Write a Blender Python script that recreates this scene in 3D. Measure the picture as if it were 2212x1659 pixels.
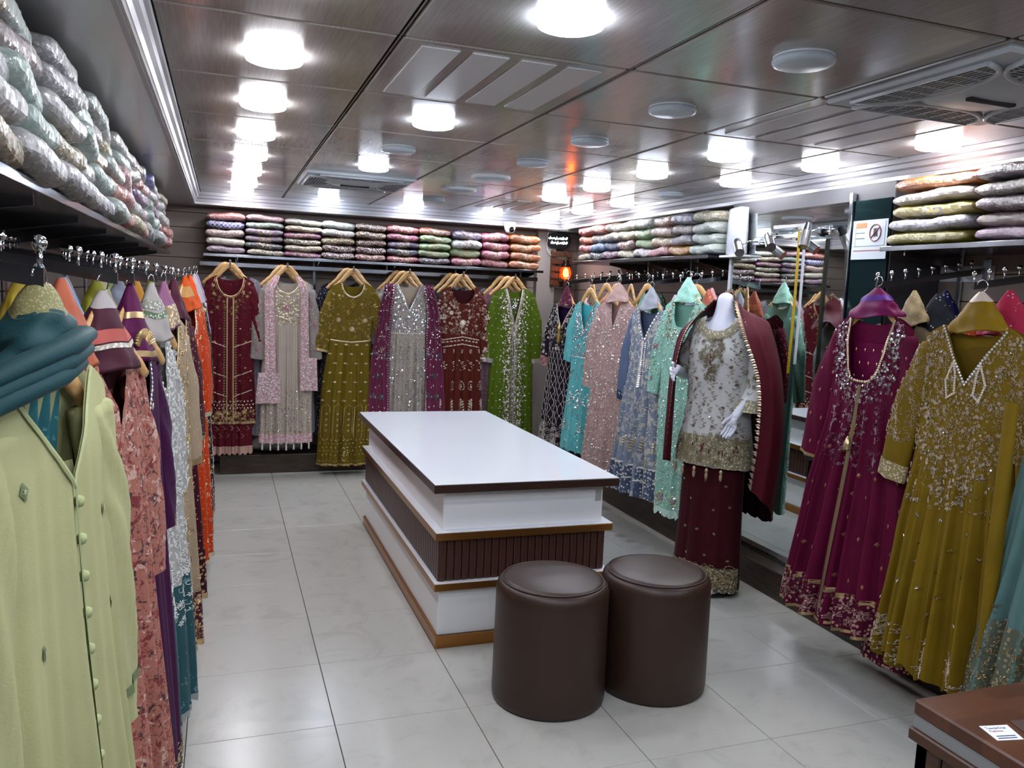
import bpy, bmesh, math, random
from mathutils import Vector, Matrix
R = math.radians
PI = math.pi
for o in list(bpy.data.objects):
    bpy.data.objects.remove(o)
scene = bpy.context.scene
COL = scene.collection

# ------------------------------------------------------------------ camera
cam_d = bpy.data.cameras.new('camera')
cam_d.sensor_fit = 'HORIZONTAL'; cam_d.sensor_width = 36.0; cam_d.lens = 28.575
cam_d.clip_start = 0.02; cam_d.clip_end = 60
cam = bpy.data.objects.new('camera', cam_d); COL.objects.link(cam)
cr = Vector((0.94195, -0.33304, 0.04257)); cu = Vector((-0.00232, 0.12033, 0.99273)); cf = Vector((0.33574, 0.93520, -0.11257))
m3 = Matrix((cr, cu, -cf)).transposed()
cam.matrix_world = Matrix.Translation((0, 0, 1.535)) @ m3.to_4x4()
scene.camera = cam

# ------------------------------------------------------------------ world, exposure
w = bpy.data.worlds.new('world'); scene.world = w; w.use_nodes = True
w.node_tree.nodes['Background'].inputs[0].default_value = (0.75, 0.85, 1.0, 1)
w.node_tree.nodes['Background'].inputs[1].default_value = 0.12
LAMP_STRENGTH = 66.0
vs = scene.view_settings
vs.view_transform = 'Standard'; vs.look = 'None'; vs.gamma = 1.0; vs.exposure = 0.0
vs.use_curve_mapping = False
cy = scene.cycles
cy.max_bounces = 7; cy.diffuse_bounces = 3; cy.glossy_bounces = 4; cy.transmission_bounces = 4; cy.transparent_max_bounces = 4
cy.caustics_reflective = False; cy.caustics_refractive = False

# ------------------------------------------------------------------ dimensions (metres)
ZC = 2.194                      # ceiling
T = 0.6797                      # ceiling tile
GX = [-0.17, 0.4448, 1.1245, 1.8042, 2.4839, 2.82]
GY0 = 2.2204
WALL_L, WALL_R, WALL_B = -0.76, 3.15, 7.12
ZS = 2.104                      # soffit height
YF = -1.86                      # the shop goes on behind the camera
rnd = random.Random(7)

# ------------------------------------------------------------------ helpers
def lin(c):
    if isinstance(c, str):
        c = c.lstrip('#'); c = [int(c[i:i+2], 16)/255 for i in (0, 2, 4)]
    return tuple((x/12.92 if x <= 0.04045 else ((x+0.055)/1.055)**2.4) for x in c[:3])

class NT:
    def __init__(s, name):
        s.m = bpy.data.materials.new(name); s.m.use_nodes = True
        s.t = s.m.node_tree; s.n = s.t.nodes; s.b = s.n['Principled BSDF']
    def add(s, typ, **kw):
        nd = s.n.new(typ)
        for k, v in kw.items():
            if k in nd.inputs: nd.inputs[k].default_value = v
            else: setattr(nd, k, v)
        return nd
    def link(s, a, b): s.t.links.new(a, b)
    def set(s, **kw):
        for k, v in kw.items():
            k = k.replace('_', ' ')
            if isinstance(v, tuple) and len(v) == 3: v = v+(1,)
            s.b.inputs[k].default_value = v
    def coord(s, scale=(1, 1, 1), kind='Object'):
        tc = s.add('ShaderNodeTexCoord'); mp = s.add('ShaderNodeMapping'); mp.inputs['Scale'].default_value = scale
        s.link(tc.outputs[kind], mp.inputs['Vector']); return mp.outputs['Vector']
    def ramp(s, fac, stops):
        r = s.add('ShaderNodeValToRGB'); e = r.color_ramp.elements
        while len(e) < len(stops): e.new(0.5)
        for el, (p, c) in zip(e, stops):
            el.position = p; el.color = c+(1,) if len(c) == 3 else c
        s.link(fac, r.inputs['Fac']); return r.outputs['Color']
    def mix(s, fac, a, b):
        x = s.add('ShaderNodeMix', data_type='RGBA')
        if hasattr(fac, 'is_linked') or not isinstance(fac, (int, float)): s.link(fac, x.inputs[0])
        else: x.inputs[0].default_value = fac
        for v, i in ((a, 6), (b, 7)):
            if isinstance(v, tuple): x.inputs[i].default_value = v+(1,) if len(v) == 3 else v
            else: s.link(v, x.inputs[i])
        return x.outputs[2]
    def bump(s, h, strength=0.3, dist=0.01):
        b = s.add('ShaderNodeBump'); b.inputs['Strength'].default_value = strength; b.inputs['Distance'].default_value = dist
        s.link(h, b.inputs['Height']); s.link(b.outputs['Normal'], s.b.inputs['Normal']); return b

MATS = {}
def plain(name, col, rough=0.5, metal=0.0, coat=0.0, spec=0.5, noise=0.0, nscale=20, bump=0.0):
    if name in MATS: return MATS[name]
    n = NT(name); c = lin(col)
    n.set(Base_Color=c, Roughness=rough, Metallic=metal, Coat_Weight=coat, Specular_IOR_Level=spec)
    if noise or bump:
        v = n.coord(); nz = n.add('ShaderNodeTexNoise', Scale=nscale, Detail=4.0); n.link(v, nz.inputs['Vector'])
        if noise:
            n.link(n.mix(nz.outputs['Fac'], tuple(x*(1-noise) for x in c), tuple(min(1, x*(1+noise)) for x in c)), n.b.inputs['Base Color'])
        if bump: n.bump(nz.outputs['Fac'], bump, 0.004)
    MATS[name] = n.m; return n.m

def glow(name, col, strength):
    if name in MATS: return MATS[name]
    n = NT(name); n.set(Base_Color=lin(col), Emission_Color=lin(col), Emission_Strength=strength, Roughness=0.4); MATS[name] = n.m; return n.m

def fabric(col, rough=0.8, sheen=0.25, speck=None, sscale=60, samt=0.35, fine=0.10, wscale=260, print2=None, pscale=14, pth=0.62, metal=0.0, stripes=None):
    """woven cloth: weave relief, slight tone variation; optional tiny embroidered specks, print blotches, pinstripes"""
    key = ('fab', col, rough, sheen, speck, sscale, samt, fine, print2, pscale, pth, metal, stripes)
    if key in MATS: return MATS[key]
    n = NT('fabric_%d' % len(MATS)); c = lin(col)
    n.set(Roughness=rough, Sheen_Weight=sheen*0.12, Sheen_Roughness=0.4, Specular_IOR_Level=0.15, Metallic=metal)
    v = n.coord()
    nz = n.add('ShaderNodeTexNoise', Scale=9.0, Detail=5.0); n.link(v, nz.inputs['Vector'])
    colr = n.mix(nz.outputs['Fac'], tuple(x*(1-fine*2) for x in c), tuple(min(1, x*(1+fine*2)) for x in c))
    if stripes:
        sc, sw, amt = stripes
        wv = n.add('ShaderNodeTexWave', Scale=sw, Distortion=0.6); wv.bands_direction = 'X'; n.link(v, wv.inputs['Vector'])
        colr = n.mix(n.ramp(wv.outputs['Fac'], [(0.45, (0, 0, 0)), (0.7, (amt, amt, amt))]), colr, lin(sc))
    if print2:
        cols = print2 if isinstance(print2[0], (tuple, list)) or (isinstance(print2, tuple) and isinstance(print2[0], str)) else (print2,)
        for i, pc in enumerate(cols):
            vv = n.add('ShaderNodeTexNoise', Scale=pscale*(1+0.37*i), Detail=3.0, Roughness=0.75, Distortion=0.6)
            mp = n.add('ShaderNodeMapping'); mp.inputs['Location'].default_value = (i*3.1, i*1.7, i*2.3); n.link(v, mp.inputs['Vector']); n.link(mp.outputs['Vector'], vv.inputs['Vector'])
            colr = n.mix(n.ramp(vv.outputs['Fac'], [(pth, (0, 0, 0)), (pth+0.03, (1, 1, 1))]), colr, lin(pc))
    if speck:
        vo = n.add('ShaderNodeTexVoronoi', Scale=float(sscale)); n.link(v, vo.inputs['Vector'])
        msk = n.ramp(vo.outputs['Distance'], [(samt*0.8, (1, 1, 1)), (samt, (0, 0, 0))])
        colr = n.mix(msk, colr, lin(speck))
        n.link(n.ramp(vo.outputs['Distance'], [(samt*0.8, (0.28,)*3), (samt, (rough,)*3)]), n.b.inputs['Roughness'])
    n.link(colr, n.b.inputs['Base Color'])
    wz = n.add('ShaderNodeTexNoise', Scale=float(wscale), Detail=2.0); n.link(v, wz.inputs['Vector'])
    n.bump(wz.outputs['Fac'], 0.25, 0.002)
    MATS[key] = n.m; return n.m

def thread(col, rough=0.32, metal=0.75):
    key = ('thr', col, rough, metal)
    if key in MATS: return MATS[key]
    n = NT('thread_%d' % len(MATS)); n.set(Base_Color=lin(col), Roughness=rough, Metallic=metal); MATS[key] = n.m; return n.m

GOLD = thread('c9ad80'); PALEGOLD = thread('dccbaa', 0.35, 0.6); SILVER = thread('e4e4ea', 0.18, 0.9); BEAD = thread('f2f0ee', 0.22, 0.35)
ANTIQUE = thread('9c8a68', 0.35, 0.7); CREAM = thread('eadfce', 0.6, 0.1); ROSEGOLD = thread('cfa89a', 0.35, 0.6); MIRRORSEQ = thread('f4f6fa', 0.06, 1.0)

def link(o, parent=None):
    COL.objects.link(o)
    if parent is not None: o.parent = parent
    return o
def tag(o, label=None, cat=None, group=None, kind=None):
    if label: o['label'] = label
    if cat: o['category'] = cat
    if group: o['group'] = group
    if kind: o['kind'] = kind
    return o
def empty(name, loc=(0, 0, 0), rz=0.0, label=None, cat=None, group=None, kind=None):
    o = bpy.data.objects.new(name, None); o.empty_display_size = 0.05
    o.location = loc; o.rotation_euler = (0, 0, rz); link(o); return tag(o, label, cat, group, kind)

class MB:
    def __init__(s): s.v = []; s.f = []
    def add(s, verts, faces):
        k = len(s.v); s.v += [tuple(v) for v in verts]; s.f += [tuple(i+k for i in f) for f in faces]; return s
    def box(s, x0, x1, y0, y1, z0, z1):
        return s.add([(x0, y0, z0), (x1, y0, z0), (x1, y1, z0), (x0, y1, z0), (x0, y0, z1), (x1, y0, z1), (x1, y1, z1), (x0, y1, z1)],
                     [(0, 3, 2, 1), (4, 5, 6, 7), (0, 1, 5, 4), (1, 2, 6, 5), (2, 3, 7, 6), (3, 0, 4, 7)])
    def cbox(s, x0, x1, y0, y1, z0, z1, b=0.004):
        """box with chamfered edges (24 verts)"""
        bm = bmesh.new(); bmesh.ops.create_cube(bm, size=1)
        for v in bm.verts: v.co = Vector(((x0+x1)/2+v.co.x*(x1-x0), (y0+y1)/2+v.co.y*(y1-y0), (z0+z1)/2+v.co.z*(z1-z0)))
        bmesh.ops.bevel(bm, geom=bm.edges[:], offset=b, segments=1, affect='EDGES')
        bm.verts.index_update(); s.add([v.co[:] for v in bm.verts], [[v.index for v in f.verts] for f in bm.faces]); bm.free(); return s
    def tube(s, path, r, n=8, caps=True, flat=None):
        """sweep of a circle (radius r or list) along a path"""
        path = [Vector(p) for p in path]; k = len(path); rings = []
        up = None
        for i, p in enumerate(path):
            t = (path[min(i+1, k-1)]-path[max(i-1, 0)]).normalized()
            if up is None:
                up = Vector((0, 0, 1)) if abs(t.z) < 0.9 else Vector((0, 1, 0))
            a = t.cross(up)
            if a.length < 1e-5: a = Vector((1, 0, 0))
            a.normalize(); up = a.cross(t).normalized()
            ri = r[i] if isinstance(r, (list, tuple)) else r
            ra, rb = (ri, ri) if flat is None else (ri, ri*flat)
            rings.append([p+a*ra*math.cos(2*PI*j/n)+up*rb*math.sin(2*PI*j/n) for j in range(n)])
        vs_ = [v[:] for rg in rings for v in rg]; fs = []
        for i in range(k-1):
            for j in range(n):
                fs.append((i*n+j, i*n+(j+1) % n, (i+1)*n+(j+1) % n, (i+1)*n+j))
        if caps: fs.append(tuple(range(n-1, -1, -1))); fs.append(tuple((k-1)*n+j for j in range(n)))
        return s.add(vs_, fs)
    def lathe(s, prof, n=24, c=(0, 0, 0), axis='z', caps=True):
        vs_ = []; fs = []; k = len(prof)
        for r_, h in prof:
            for j in range(n):
                a = 2*PI*j/n; x, y = r_*math.cos(a), r_*math.sin(a)
                p = {'z': (x, y, h), 'x': (h, x, y), 'y': (x, h, y)}[axis]
                vs_.append((p[0]+c[0], p[1]+c[1], p[2]+c[2]))
        for i in range(k-1):
            for j in range(n): fs.append((i*n+j, i*n+(j+1) % n, (i+1)*n+(j+1) % n, (i+1)*n+j))
        if caps: fs.append(tuple(range(n-1, -1, -1))); fs.append(tuple((k-1)*n+j for j in range(n)))
        return s.add(vs_, fs)
    def grid(s, rows, close=False):
        """rows: list of equal-length point lists"""
        nr, nc = len(rows), len(rows[0]); fs = []
        for i in range(nr-1):
            for j in range(nc if close else nc-1):
                fs.append((i*nc+j, i*nc+(j+1) % nc, (i+1)*nc+(j+1) % nc, (i+1)*nc+j))
        return s.add([p for rw in rows for p in rw], fs)
    def prism(s, poly, z0, z1):
        n = len(poly)
        return s.add([(x, y, z0) for x, y in poly]+[(x, y, z1) for x, y in poly],
                     [tuple(range(n-1, -1, -1)), tuple(range(n, 2*n))]+[(i, (i+1) % n, n+(i+1) % n, n+i) for i in range(n)])
    def mesh(s, name):
        me = bpy.data.meshes.new(name); me.from_pydata(s.v, [], s.f); me.update(); return me
    def build(s, name, mat, parent=None, smooth=False, kind=None, label=None, angle=None):
        me = s.mesh(name)
        if mat is not None: me.materials.append(mat)
        if smooth:
            for p in me.polygons: p.use_smooth = True
            if angle: me.set_sharp_from_angle(angle=R(angle))
        o = bpy.data.objects.new(name, me); link(o, parent)
        if kind: o['kind'] = kind
        if label: o['label'] = label
        return o

def copy_tree(o, parent=None):
    c = o.copy(); link(c, parent)
    for ch in list(o.children): copy_tree(ch, c)
    return c

def lerp_keys(keys, x):
    """smooth interpolation; keys = [(x, value)] with x descending (z going down)"""
    if x >= keys[0][0]: return keys[0][1]
    for (a, va), (b, vb) in zip(keys, keys[1:]):
        if x >= b:
            t = (a-x)/(a-b); t = t*t*(3-2*t)*0.5+t*0.5
            return va+(vb-va)*t
    return keys[-1][1]

ORD = ['first', 'second', 'third', 'fourth', 'fifth', 'sixth', 'seventh', 'eighth', 'ninth', 'tenth', 'eleventh', 'twelfth', 'thirteenth', 'fourteenth', 'fifteenth', 'sixteenth', 'seventeenth', 'eighteenth', 'nineteenth', 'twentieth']

# ------------------------------------------------------------------ shared materials
CHROME = plain('chrome', 'd8dade', 0.08, 1.0)
DARKCHROME = plain('dark_chrome', '8c8e94', 0.16, 1.0)
BLACKSTEEL = plain('black_steel', '202226', 0.35, 0.6)
WHITEPL = plain('white_plastic', 'e4e6ea', 0.35)
DARKGAP = plain('dark_gap', '15130f', 0.8)

def wood(name, c1, c2, scale=(1, 14, 14), rough=0.4, coat=0.0):
    if name in MATS: return MATS[name]
    n = NT(name); v = n.coord(scale)
    nz = n.add('ShaderNodeTexNoise', Scale=3.0, Detail=6.0, Roughness=0.6, Distortion=0.4); n.link(v, nz.inputs['Vector'])
    n.link(n.ramp(nz.outputs['Fac'], [(0.3, lin(c1)), (0.7, lin(c2))]), n.b.inputs['Base Color'])
    n.set(Roughness=rough, Coat_Weight=coat); n.bump(nz.outputs['Fac'], 0.08, 0.003); MATS[name] = n.m; return n.m

DARKWOOD = wood('dark_plinth_wood', '241a14', '4a382c', (2, 2, 14), 0.45)
HANGWOOD = wood('hanger_wood', 'c08f55', 'dcb57c', (6, 6, 30), 0.35, 0.3)
# ================================================================== THE SETTING
# ---- floor: glossy pale tiles with thin dark joints
def floor_mat():
    n = NT('floor_tile'); v = n.coord((1, 1, 1))
    info = n.add('ShaderNodeObjectInfo')
    ad = n.add('ShaderNodeVectorMath', operation='ADD'); cmb = n.add('ShaderNodeCombineXYZ')
    ml = n.add('ShaderNodeMath', operation='MULTIPLY'); ml.inputs[1].default_value = 40
    n.link(info.outputs['Random'], ml.inputs[0]); n.link(ml.outputs[0], cmb.inputs[0]); n.link(ml.outputs[0], cmb.inputs[1])
    n.link(v, ad.inputs[0]); n.link(cmb.outputs[0], ad.inputs[1])
    nz = n.add('ShaderNodeTexNoise', Scale=3.5, Detail=8.0, Roughness=0.65, Distortion=2.2); n.link(ad.outputs[0], nz.inputs['Vector'])
    n.link(n.ramp(nz.outputs['Fac'], [(0.36, lin('b0aea6')), (0.47, lin('b8b6ae')), (0.62, lin('bab8b0')), (0.75, lin('b3b1aa'))]), n.b.inputs['Base Color'])
    n.set(Roughness=0.22, Specular_IOR_Level=0.5)
    return n.m
FLOORM = floor_mat()
fl = MB().box(-1.0, 3.4, YF-0.2, 7.35, -0.06, -0.012).build('floor', plain('grout', '4a4642', 0.9)); tag(fl, kind='structure')
TS = 0.487
tile_me = MB().cbox(-TS/2+0.0013, TS/2-0.0013, -TS/2+0.0013, TS/2-0.0013, -0.011, 0.0, 0.0012).mesh('floor_tile'); tile_me.materials.append(FLOORM)
for i in range(-3, 6):
    for j in range(-9, 10):
        o = bpy.data.objects.new('tile', tile_me); link(o, fl); o.location = (0.375+TS*(i+0.5), 2.24+TS*(j+0.5), 0)

# ---- walls: slatwall boards
SLATM = plain('slat_board', '8d7f77', 0.55, noise=0.05, nscale=6)
def slat_wall(name, axis, pos, a0, a1, out):
    base = MB()
    if axis == 'y': base.box(a0, a1, pos, pos+0.05, 0, 2.3)
    else: base.box(min(pos, pos+out*0.05), max(pos, pos+out*0.05), a0, a1, 0, 2.3)
    wl = base.build(name, plain('wall_groove', '2b2521', 0.8)); tag(wl, kind='structure')
    z = 0.02
    me = MB()
    if axis == 'y': me.cbox(a0, a1, -0.012, 0, 0, 0.116, 0.002)
    else: me.cbox(min(0, -out*0.012), max(0, -out*0.012), a0, a1, 0, 0.116, 0.002)
    m = me.mesh('slat'); m.materials.append(SLATM)
    while z < 2.18:
        o = bpy.data.objects.new('slat', m); link(o, wl); o.location = (0, pos, z) if axis == 'y' else (pos, 0, z); z += 0.12
    return wl
slat_wall('wall_back', 'y', WALL_B, WALL_L-0.05, WALL_R+0.05, 1)
slat_wall('wall_left', 'x', WALL_L, YF, WALL_B, -1)
slat_wall('wall_right', 'x', WALL_R, YF, WALL_B, 1)
# plain beige pier in the right rear corner
tag(MB().cbox(2.72, 2.90, 7.03, WALL_B-0.013, 0.0, ZS, 0.003).build('trim_pier', plain('pier_paint', 'a39a94', 0.6, noise=0.03)), kind='structure')

# ---- ceiling
def ceil_mat():
    n = NT('ceiling_panel'); v = n.coord((30, 1.2, 1))
    nz = n.add('ShaderNodeTexNoise', Scale=5.0, Detail=5.0); n.link(v, nz.inputs['Vector'])
    n.link(n.ramp(nz.outputs['Fac'], [(0.3, lin('a59f9b')), (0.7, lin('b9b3af'))]), n.b.inputs['Base Color'])
    v2 = n.coord(); n2 = n.add('ShaderNodeTexNoise', Scale=2.5, Detail=3.0); n.link(v2, n2.inputs['Vector'])
    n.link(n.ramp(n2.outputs['Fac'], [(0.3, (0.12,)*3), (0.7, (0.24,)*3)]), n.b.inputs['Roughness'])
    n.set(Metallic=0.35, Specular_IOR_Level=0.5)
    b = n.bump(n2.outputs['Fac'], 0.10, 0.02)
    return n.m
CEILM = ceil_mat()
ce = MB().box(-0.25, 2.95, YF, 6.9, ZC+0.02, ZC+0.07).build('ceiling', DARKGAP); tag(ce, kind='structure')
BARM = plain('ceiling_bar', '8c8a88', 0.25, 0.8)
rows_y = [GY0+T*j for j in range(-6, 8)]
rows_y[-1] = 6.79
VENTS = {(1, 0), (3, 0), (3, 5)}
VENTM = plain('perforated_metal', 'a09d9c', 0.4, 0.3)
def perf():
    n = NT('perforated_strip'); v = n.coord(kind='Object'); vo = n.add('ShaderNodeTexVoronoi', Scale=120.0, Randomness=0.0); n.link(v, vo.inputs['Vector'])
    n.link(n.ramp(vo.outputs['Distance'], [(0.28, lin('6b6967')), (0.36, lin('c4c2c2'))]), n.b.inputs['Base Color']); n.set(Roughness=0.4, Metallic=0.3); return n.m
PERFM = perf()
tile_cache = {}
for c in range(5):
    x0, x1 = GX[c], GX[c+1]
    for j in range(len(rows_y)-1):
        y0, y1 = rows_y[j], rows_y[j+1]
        r_ = j-6
        key = (round(x1-x0, 3), round(y1-y0, 3))
        if key not in tile_cache:
            a, b = (x1-x0)/2-0.008, (y1-y0)/2-0.006
            me = MB().cbox(-a, a, -b, b, 0, 0.018, 0.004).mesh('ceiling_tile'); me.materials.append(CEILM); tile_cache[key] = me
        o = bpy.data.objects.new('ceiling_tile', tile_cache[key]); link(o, ce); o.location = ((x0+x1)/2, (y0+y1)/2, ZC)
        if (c, r_) in VENTS:
            for k in range(4):
                wd = (x1-x0-0.10)/4
                st = MB().cbox(-wd*0.38, wd*0.38, -(y1-y0)/2+0.05, (y1-y0)/2-0.05, -0.004, 0.001, 0.0015).build('perforated_strip', PERFM, o)
                st.location = (-(x1-x0)/2+0.05+wd*(k+0.5), 0, 0)
for x in GX[1:5]:
    MB().box(x-0.0025, x+0.0025, YF, 6.8, ZC+0.004, ZC+0.02).build('ceiling_bar', BARM, ce)
for y in rows_y[:-1]:
    MB().box(-0.17, 2.83, y-0.002, y+0.002, ZC+0.006, ZC+0.02).build('ceiling_bar', BARM, ce)

# ---- soffits and the white cornice
SOFFM = plain('soffit_paint', 'aaa8a8', 0.22, 0.35)
tag(MB().box(WALL_L, -0.2, YF, WALL_B, ZS, ZS+0.03).build('trim_soffit_left', SOFFM), kind='structure')
tag(MB().box(2.85, WALL_R, YF, WALL_B, ZS, ZS+0.03).build('trim_soffit_right', SOFFM), kind='structure')
tag(MB().box(-0.2, 2.85, 6.81, WALL_B, ZS, ZS+0.03).build('trim_soffit_back', SOFFM), kind='structure')
CORN = plain('cornice_paint', 'a4a4aa', 0.35)
prof = [(0.0, ZC), (0.0, ZC-0.022), (0.010, ZC-0.026), (0.014, ZC-0.044), (0.026, ZC-0.052), (0.032, ZC-0.07), (0.040, ZC-0.074), (0.044, ZC-0.092), (0.056, ZC-0.094), (0.056, ZC)]
def cornice(name, fn, a0, a1):
    rows = [[fn(d, z, a) for d, z in prof] for a in (a0, a1)]
    o = MB().grid(rows).build(name, CORN); tag(o, kind='structure')
cornice('trim_cornice_left', lambda d, z, a: (-0.165-d, a, z), YF, 6.83)
cornice('trim_cornice_right', lambda d, z, a: (2.815+d, a, z), YF, 6.83)
cornice('trim_cornice_back', lambda d, z, a: (a, 6.775+d, z), -0.21, 2.86)

# ---- dark wooden plinths the racks stand on
tag(MB().cbox(-0.02, 2.70, 6.70, 7.105, 0.0, 0.15, 0.004).build('baseboard_back', DARKWOOD), kind='structure')
tag(MB().cbox(2.71, 3.135, YF, 7.10, 0.0, 0.15, 0.004).build('baseboard_right', DARKWOOD), kind='structure')
tag(MB().cbox(-0.745, -0.33, YF, 7.10, 0.0, 0.15, 0.004).build('baseboard_left', DARKWOOD), kind='structure')

# ---- ceiling lamps
LAMPM = glow('lamp_diffuser', 'e2edff', LAMP_STRENGTH); LAMPW = glow('lamp_diffuser_neutral', 'f3f3fa', LAMP_STRENGTH)
OFFM = plain('lamp_diffuser_off', 'b9c4cc', 0.35)
HOUS = plain('lamp_housing', 'dfe3e6', 0.35)
hous_me = MB().lathe([(0.080, 0.0), (0.080, -0.005), (0.078, -0.006)], 32, caps=True).mesh('housing'); hous_me.materials.append(HOUS)
diff_me = MB().lathe([(0.080, -0.0065), (0.082, -0.009), (0.082, -0.017), (0.079, -0.022), (0.068, -0.026), (0.001, -0.0285)], 20, caps=True).mesh('diffuser')
for me in (hous_me, diff_me):
    for p in me.polygons: p.use_smooth = len(p.vertices) == 4
diff_me.materials.append(LAMPM)
diff_w = diff_me.copy(); diff_w.materials.clear(); diff_w.materials.append(LAMPW)
diff_off = diff_me.copy(); diff_off.materials.clear(); diff_off.materials.append(OFFM)
CX = [0.14, 0.785, 1.465, 2.145, 2.665]
COLN = ['column by left cornice', 'second column from left', 'middle column', 'second column from right', 'column by right cornice']
lit = {(0, r) for r in range(-4, 7)} | {(1, -1), (1, 1), (1, 3), (1, 6), (2, 6), (3, 1), (3, 2), (3, 3), (3, 4), (3, 6), (4, 0), (4, 1), (4, 2), (4, 4), (4, 5), (4, 6)} | {(1, -3), (3, -3), (4, -2), (4, -4), (1, -2), (3, -4), (2, -4), (1, -4), (4, -3), (2, -3)}  # last set: unseen lamps out of view, most added to brighten camera-facing fronts
unlit = {(1, 2), (2, -1), (2, 0), (2, 1), (2, 2), (2, 5), (4, 3), (2, -2)}
for (c, r_) in sorted(lit | unlit):
    on = (c, r_) in lit
    y = GY0+T*(r_+0.5)
    rank = 6-r_
    lab = '%s round ceiling lamp, %s, %s from the back wall' % ('lit' if on else 'unlit', COLN[c], ORD[rank])
    t = empty('ceiling_lamp', (CX[c], y, ZC), 0, lab, 'ceiling lamp', 'round ceiling lamps')
    for nm, me in (('housing', hous_me), ('diffuser', (diff_w if c in (0, 4) else diff_me) if on else diff_off)):
        link(bpy.data.objects.new(nm, me), t)
# two round air valves
for k, r_ in enumerate((3, 4)):
    t = empty('ceiling_valve', (1.465, GY0+T*(r_+0.5), ZC), 0, 'flat round grey ceiling valve with ring, %s of the two' % ('nearer' if k == 0 else 'farther'), 'ceiling valve', 'round ceiling valves')
    MB().lathe([(0.115, 0), (0.115, -0.012), (0.095, -0.016), (0.085, -0.006)], 32, caps=False).build('ring', HOUS, t, True)
    MB().lathe([(0.075, 0), (0.075, -0.012), (0.05, -0.018), (0.001, -0.018)], 32, caps=False).build('disc', OFFM, t, True)

# ---- two square ceiling fan cassettes with four lens-shaped grilles
GRILLE = plain('fan_frame', 'b9bfc4', 0.4); FANDARK = plain('fan_dark', '1a1b1c', 0.7)
def fan(x0, y0, label):
    s = T/2-0.012
    t = empty('ceiling_fan', (x0+T/2, y0+T/2, ZC), 0, label, 'ceiling fan', 'square ceiling fans')
    MB().cbox(-s, s, -s, s, -0.020, 0.0, 0.008).build('housing', GRILLE, t)
    MB().lathe([(0.001, -0.040), (0.07, -0.038), (0.17, -0.030), (0.20, -0.019)], 32, caps=False).build('dome', GRILLE, t, True)
    MB().cbox(-0.09, 0.09, -0.012, 0.012, -0.046, -0.036, 0.003).build('badge', FANDARK, t)
    for k in range(4):
        a = k*PI/2
        def tr(x, y): return (x*math.cos(a)-y*math.sin(a), x*math.sin(a)+y*math.cos(a))
        L = s-0.085; n = 16
        top = lambda x: s-0.028
        bot = lambda x: s-0.028-0.155*math.sqrt(max(0, 1-(x/L)**2))
        poly = [tr(-L+2*L*i/n, top(0)) for i in range(n+1)]+[tr(L-2*L*i/n, bot(L-2*L*i/n)) for i in range(1, n)]
        g = MB().prism(poly, -0.024, -0.0205).build('grille', FANDARK, t)
        for q in range(1, 9):
            yy = top(0)-0.155*q/9
            hwid = L*math.sqrt(max(0, 1-((top(0)-yy)/0.155)**2))
            p = [tr(-hwid, yy-0.0018), tr(hwid, yy-0.0018), tr(hwid, yy+0.0018), tr(-hwid, yy+0.0018)]
            sm = MB().prism(p, -0.0275, -0.0245); sm.build('slat', GRILLE, g)
        for q in range(-3, 4):
            xx = q*L/4
            p = [tr(xx-0.003, bot(xx)), tr(xx+0.003, bot(xx)), tr(xx+0.003, top(0)), tr(xx-0.003, top(0))]
            MB().prism(p, -0.0280, -0.0245).build('slat', GRILLE, g)
        rim = MB()
        pts = [tr(-L+2*L*i/24, bot(-L+2*L*i/24)) for i in range(25)]
        rim.tube([(p[0], p[1], -0.026) for p in pts], 0.008, 6).build('rim', GRILLE, g, True)
        MB().tube([tr(-L, top(0))+(-0.026,), tr(L, top(0))+(-0.026,)], 0.007, 6).build('rim', GRILLE, g, True)
fan(GX[1], GY0+T*4, 'grey-white square ceiling fan cassette above the far end of the white counter')
fan(GX[3], GY0-T, 'dark-grilled square ceiling fan cassette at the upper right near the camera')

t = empty('smoke_detector', (1.045, 1.385, ZC), 0, 'white octagonal smoke detector at the top edge of the picture', 'smoke detector')
MB().lathe([(0.075, 0.0), (0.078, -0.012), (0.075, -0.03)], 8).build('base', HOUS, t)
MB().lathe([(0.055, -0.0302), (0.055, -0.042), (0.035, -0.052), (0.001, -0.053)], 16, caps=False).build('sensor', OFFM, t, True)
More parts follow.
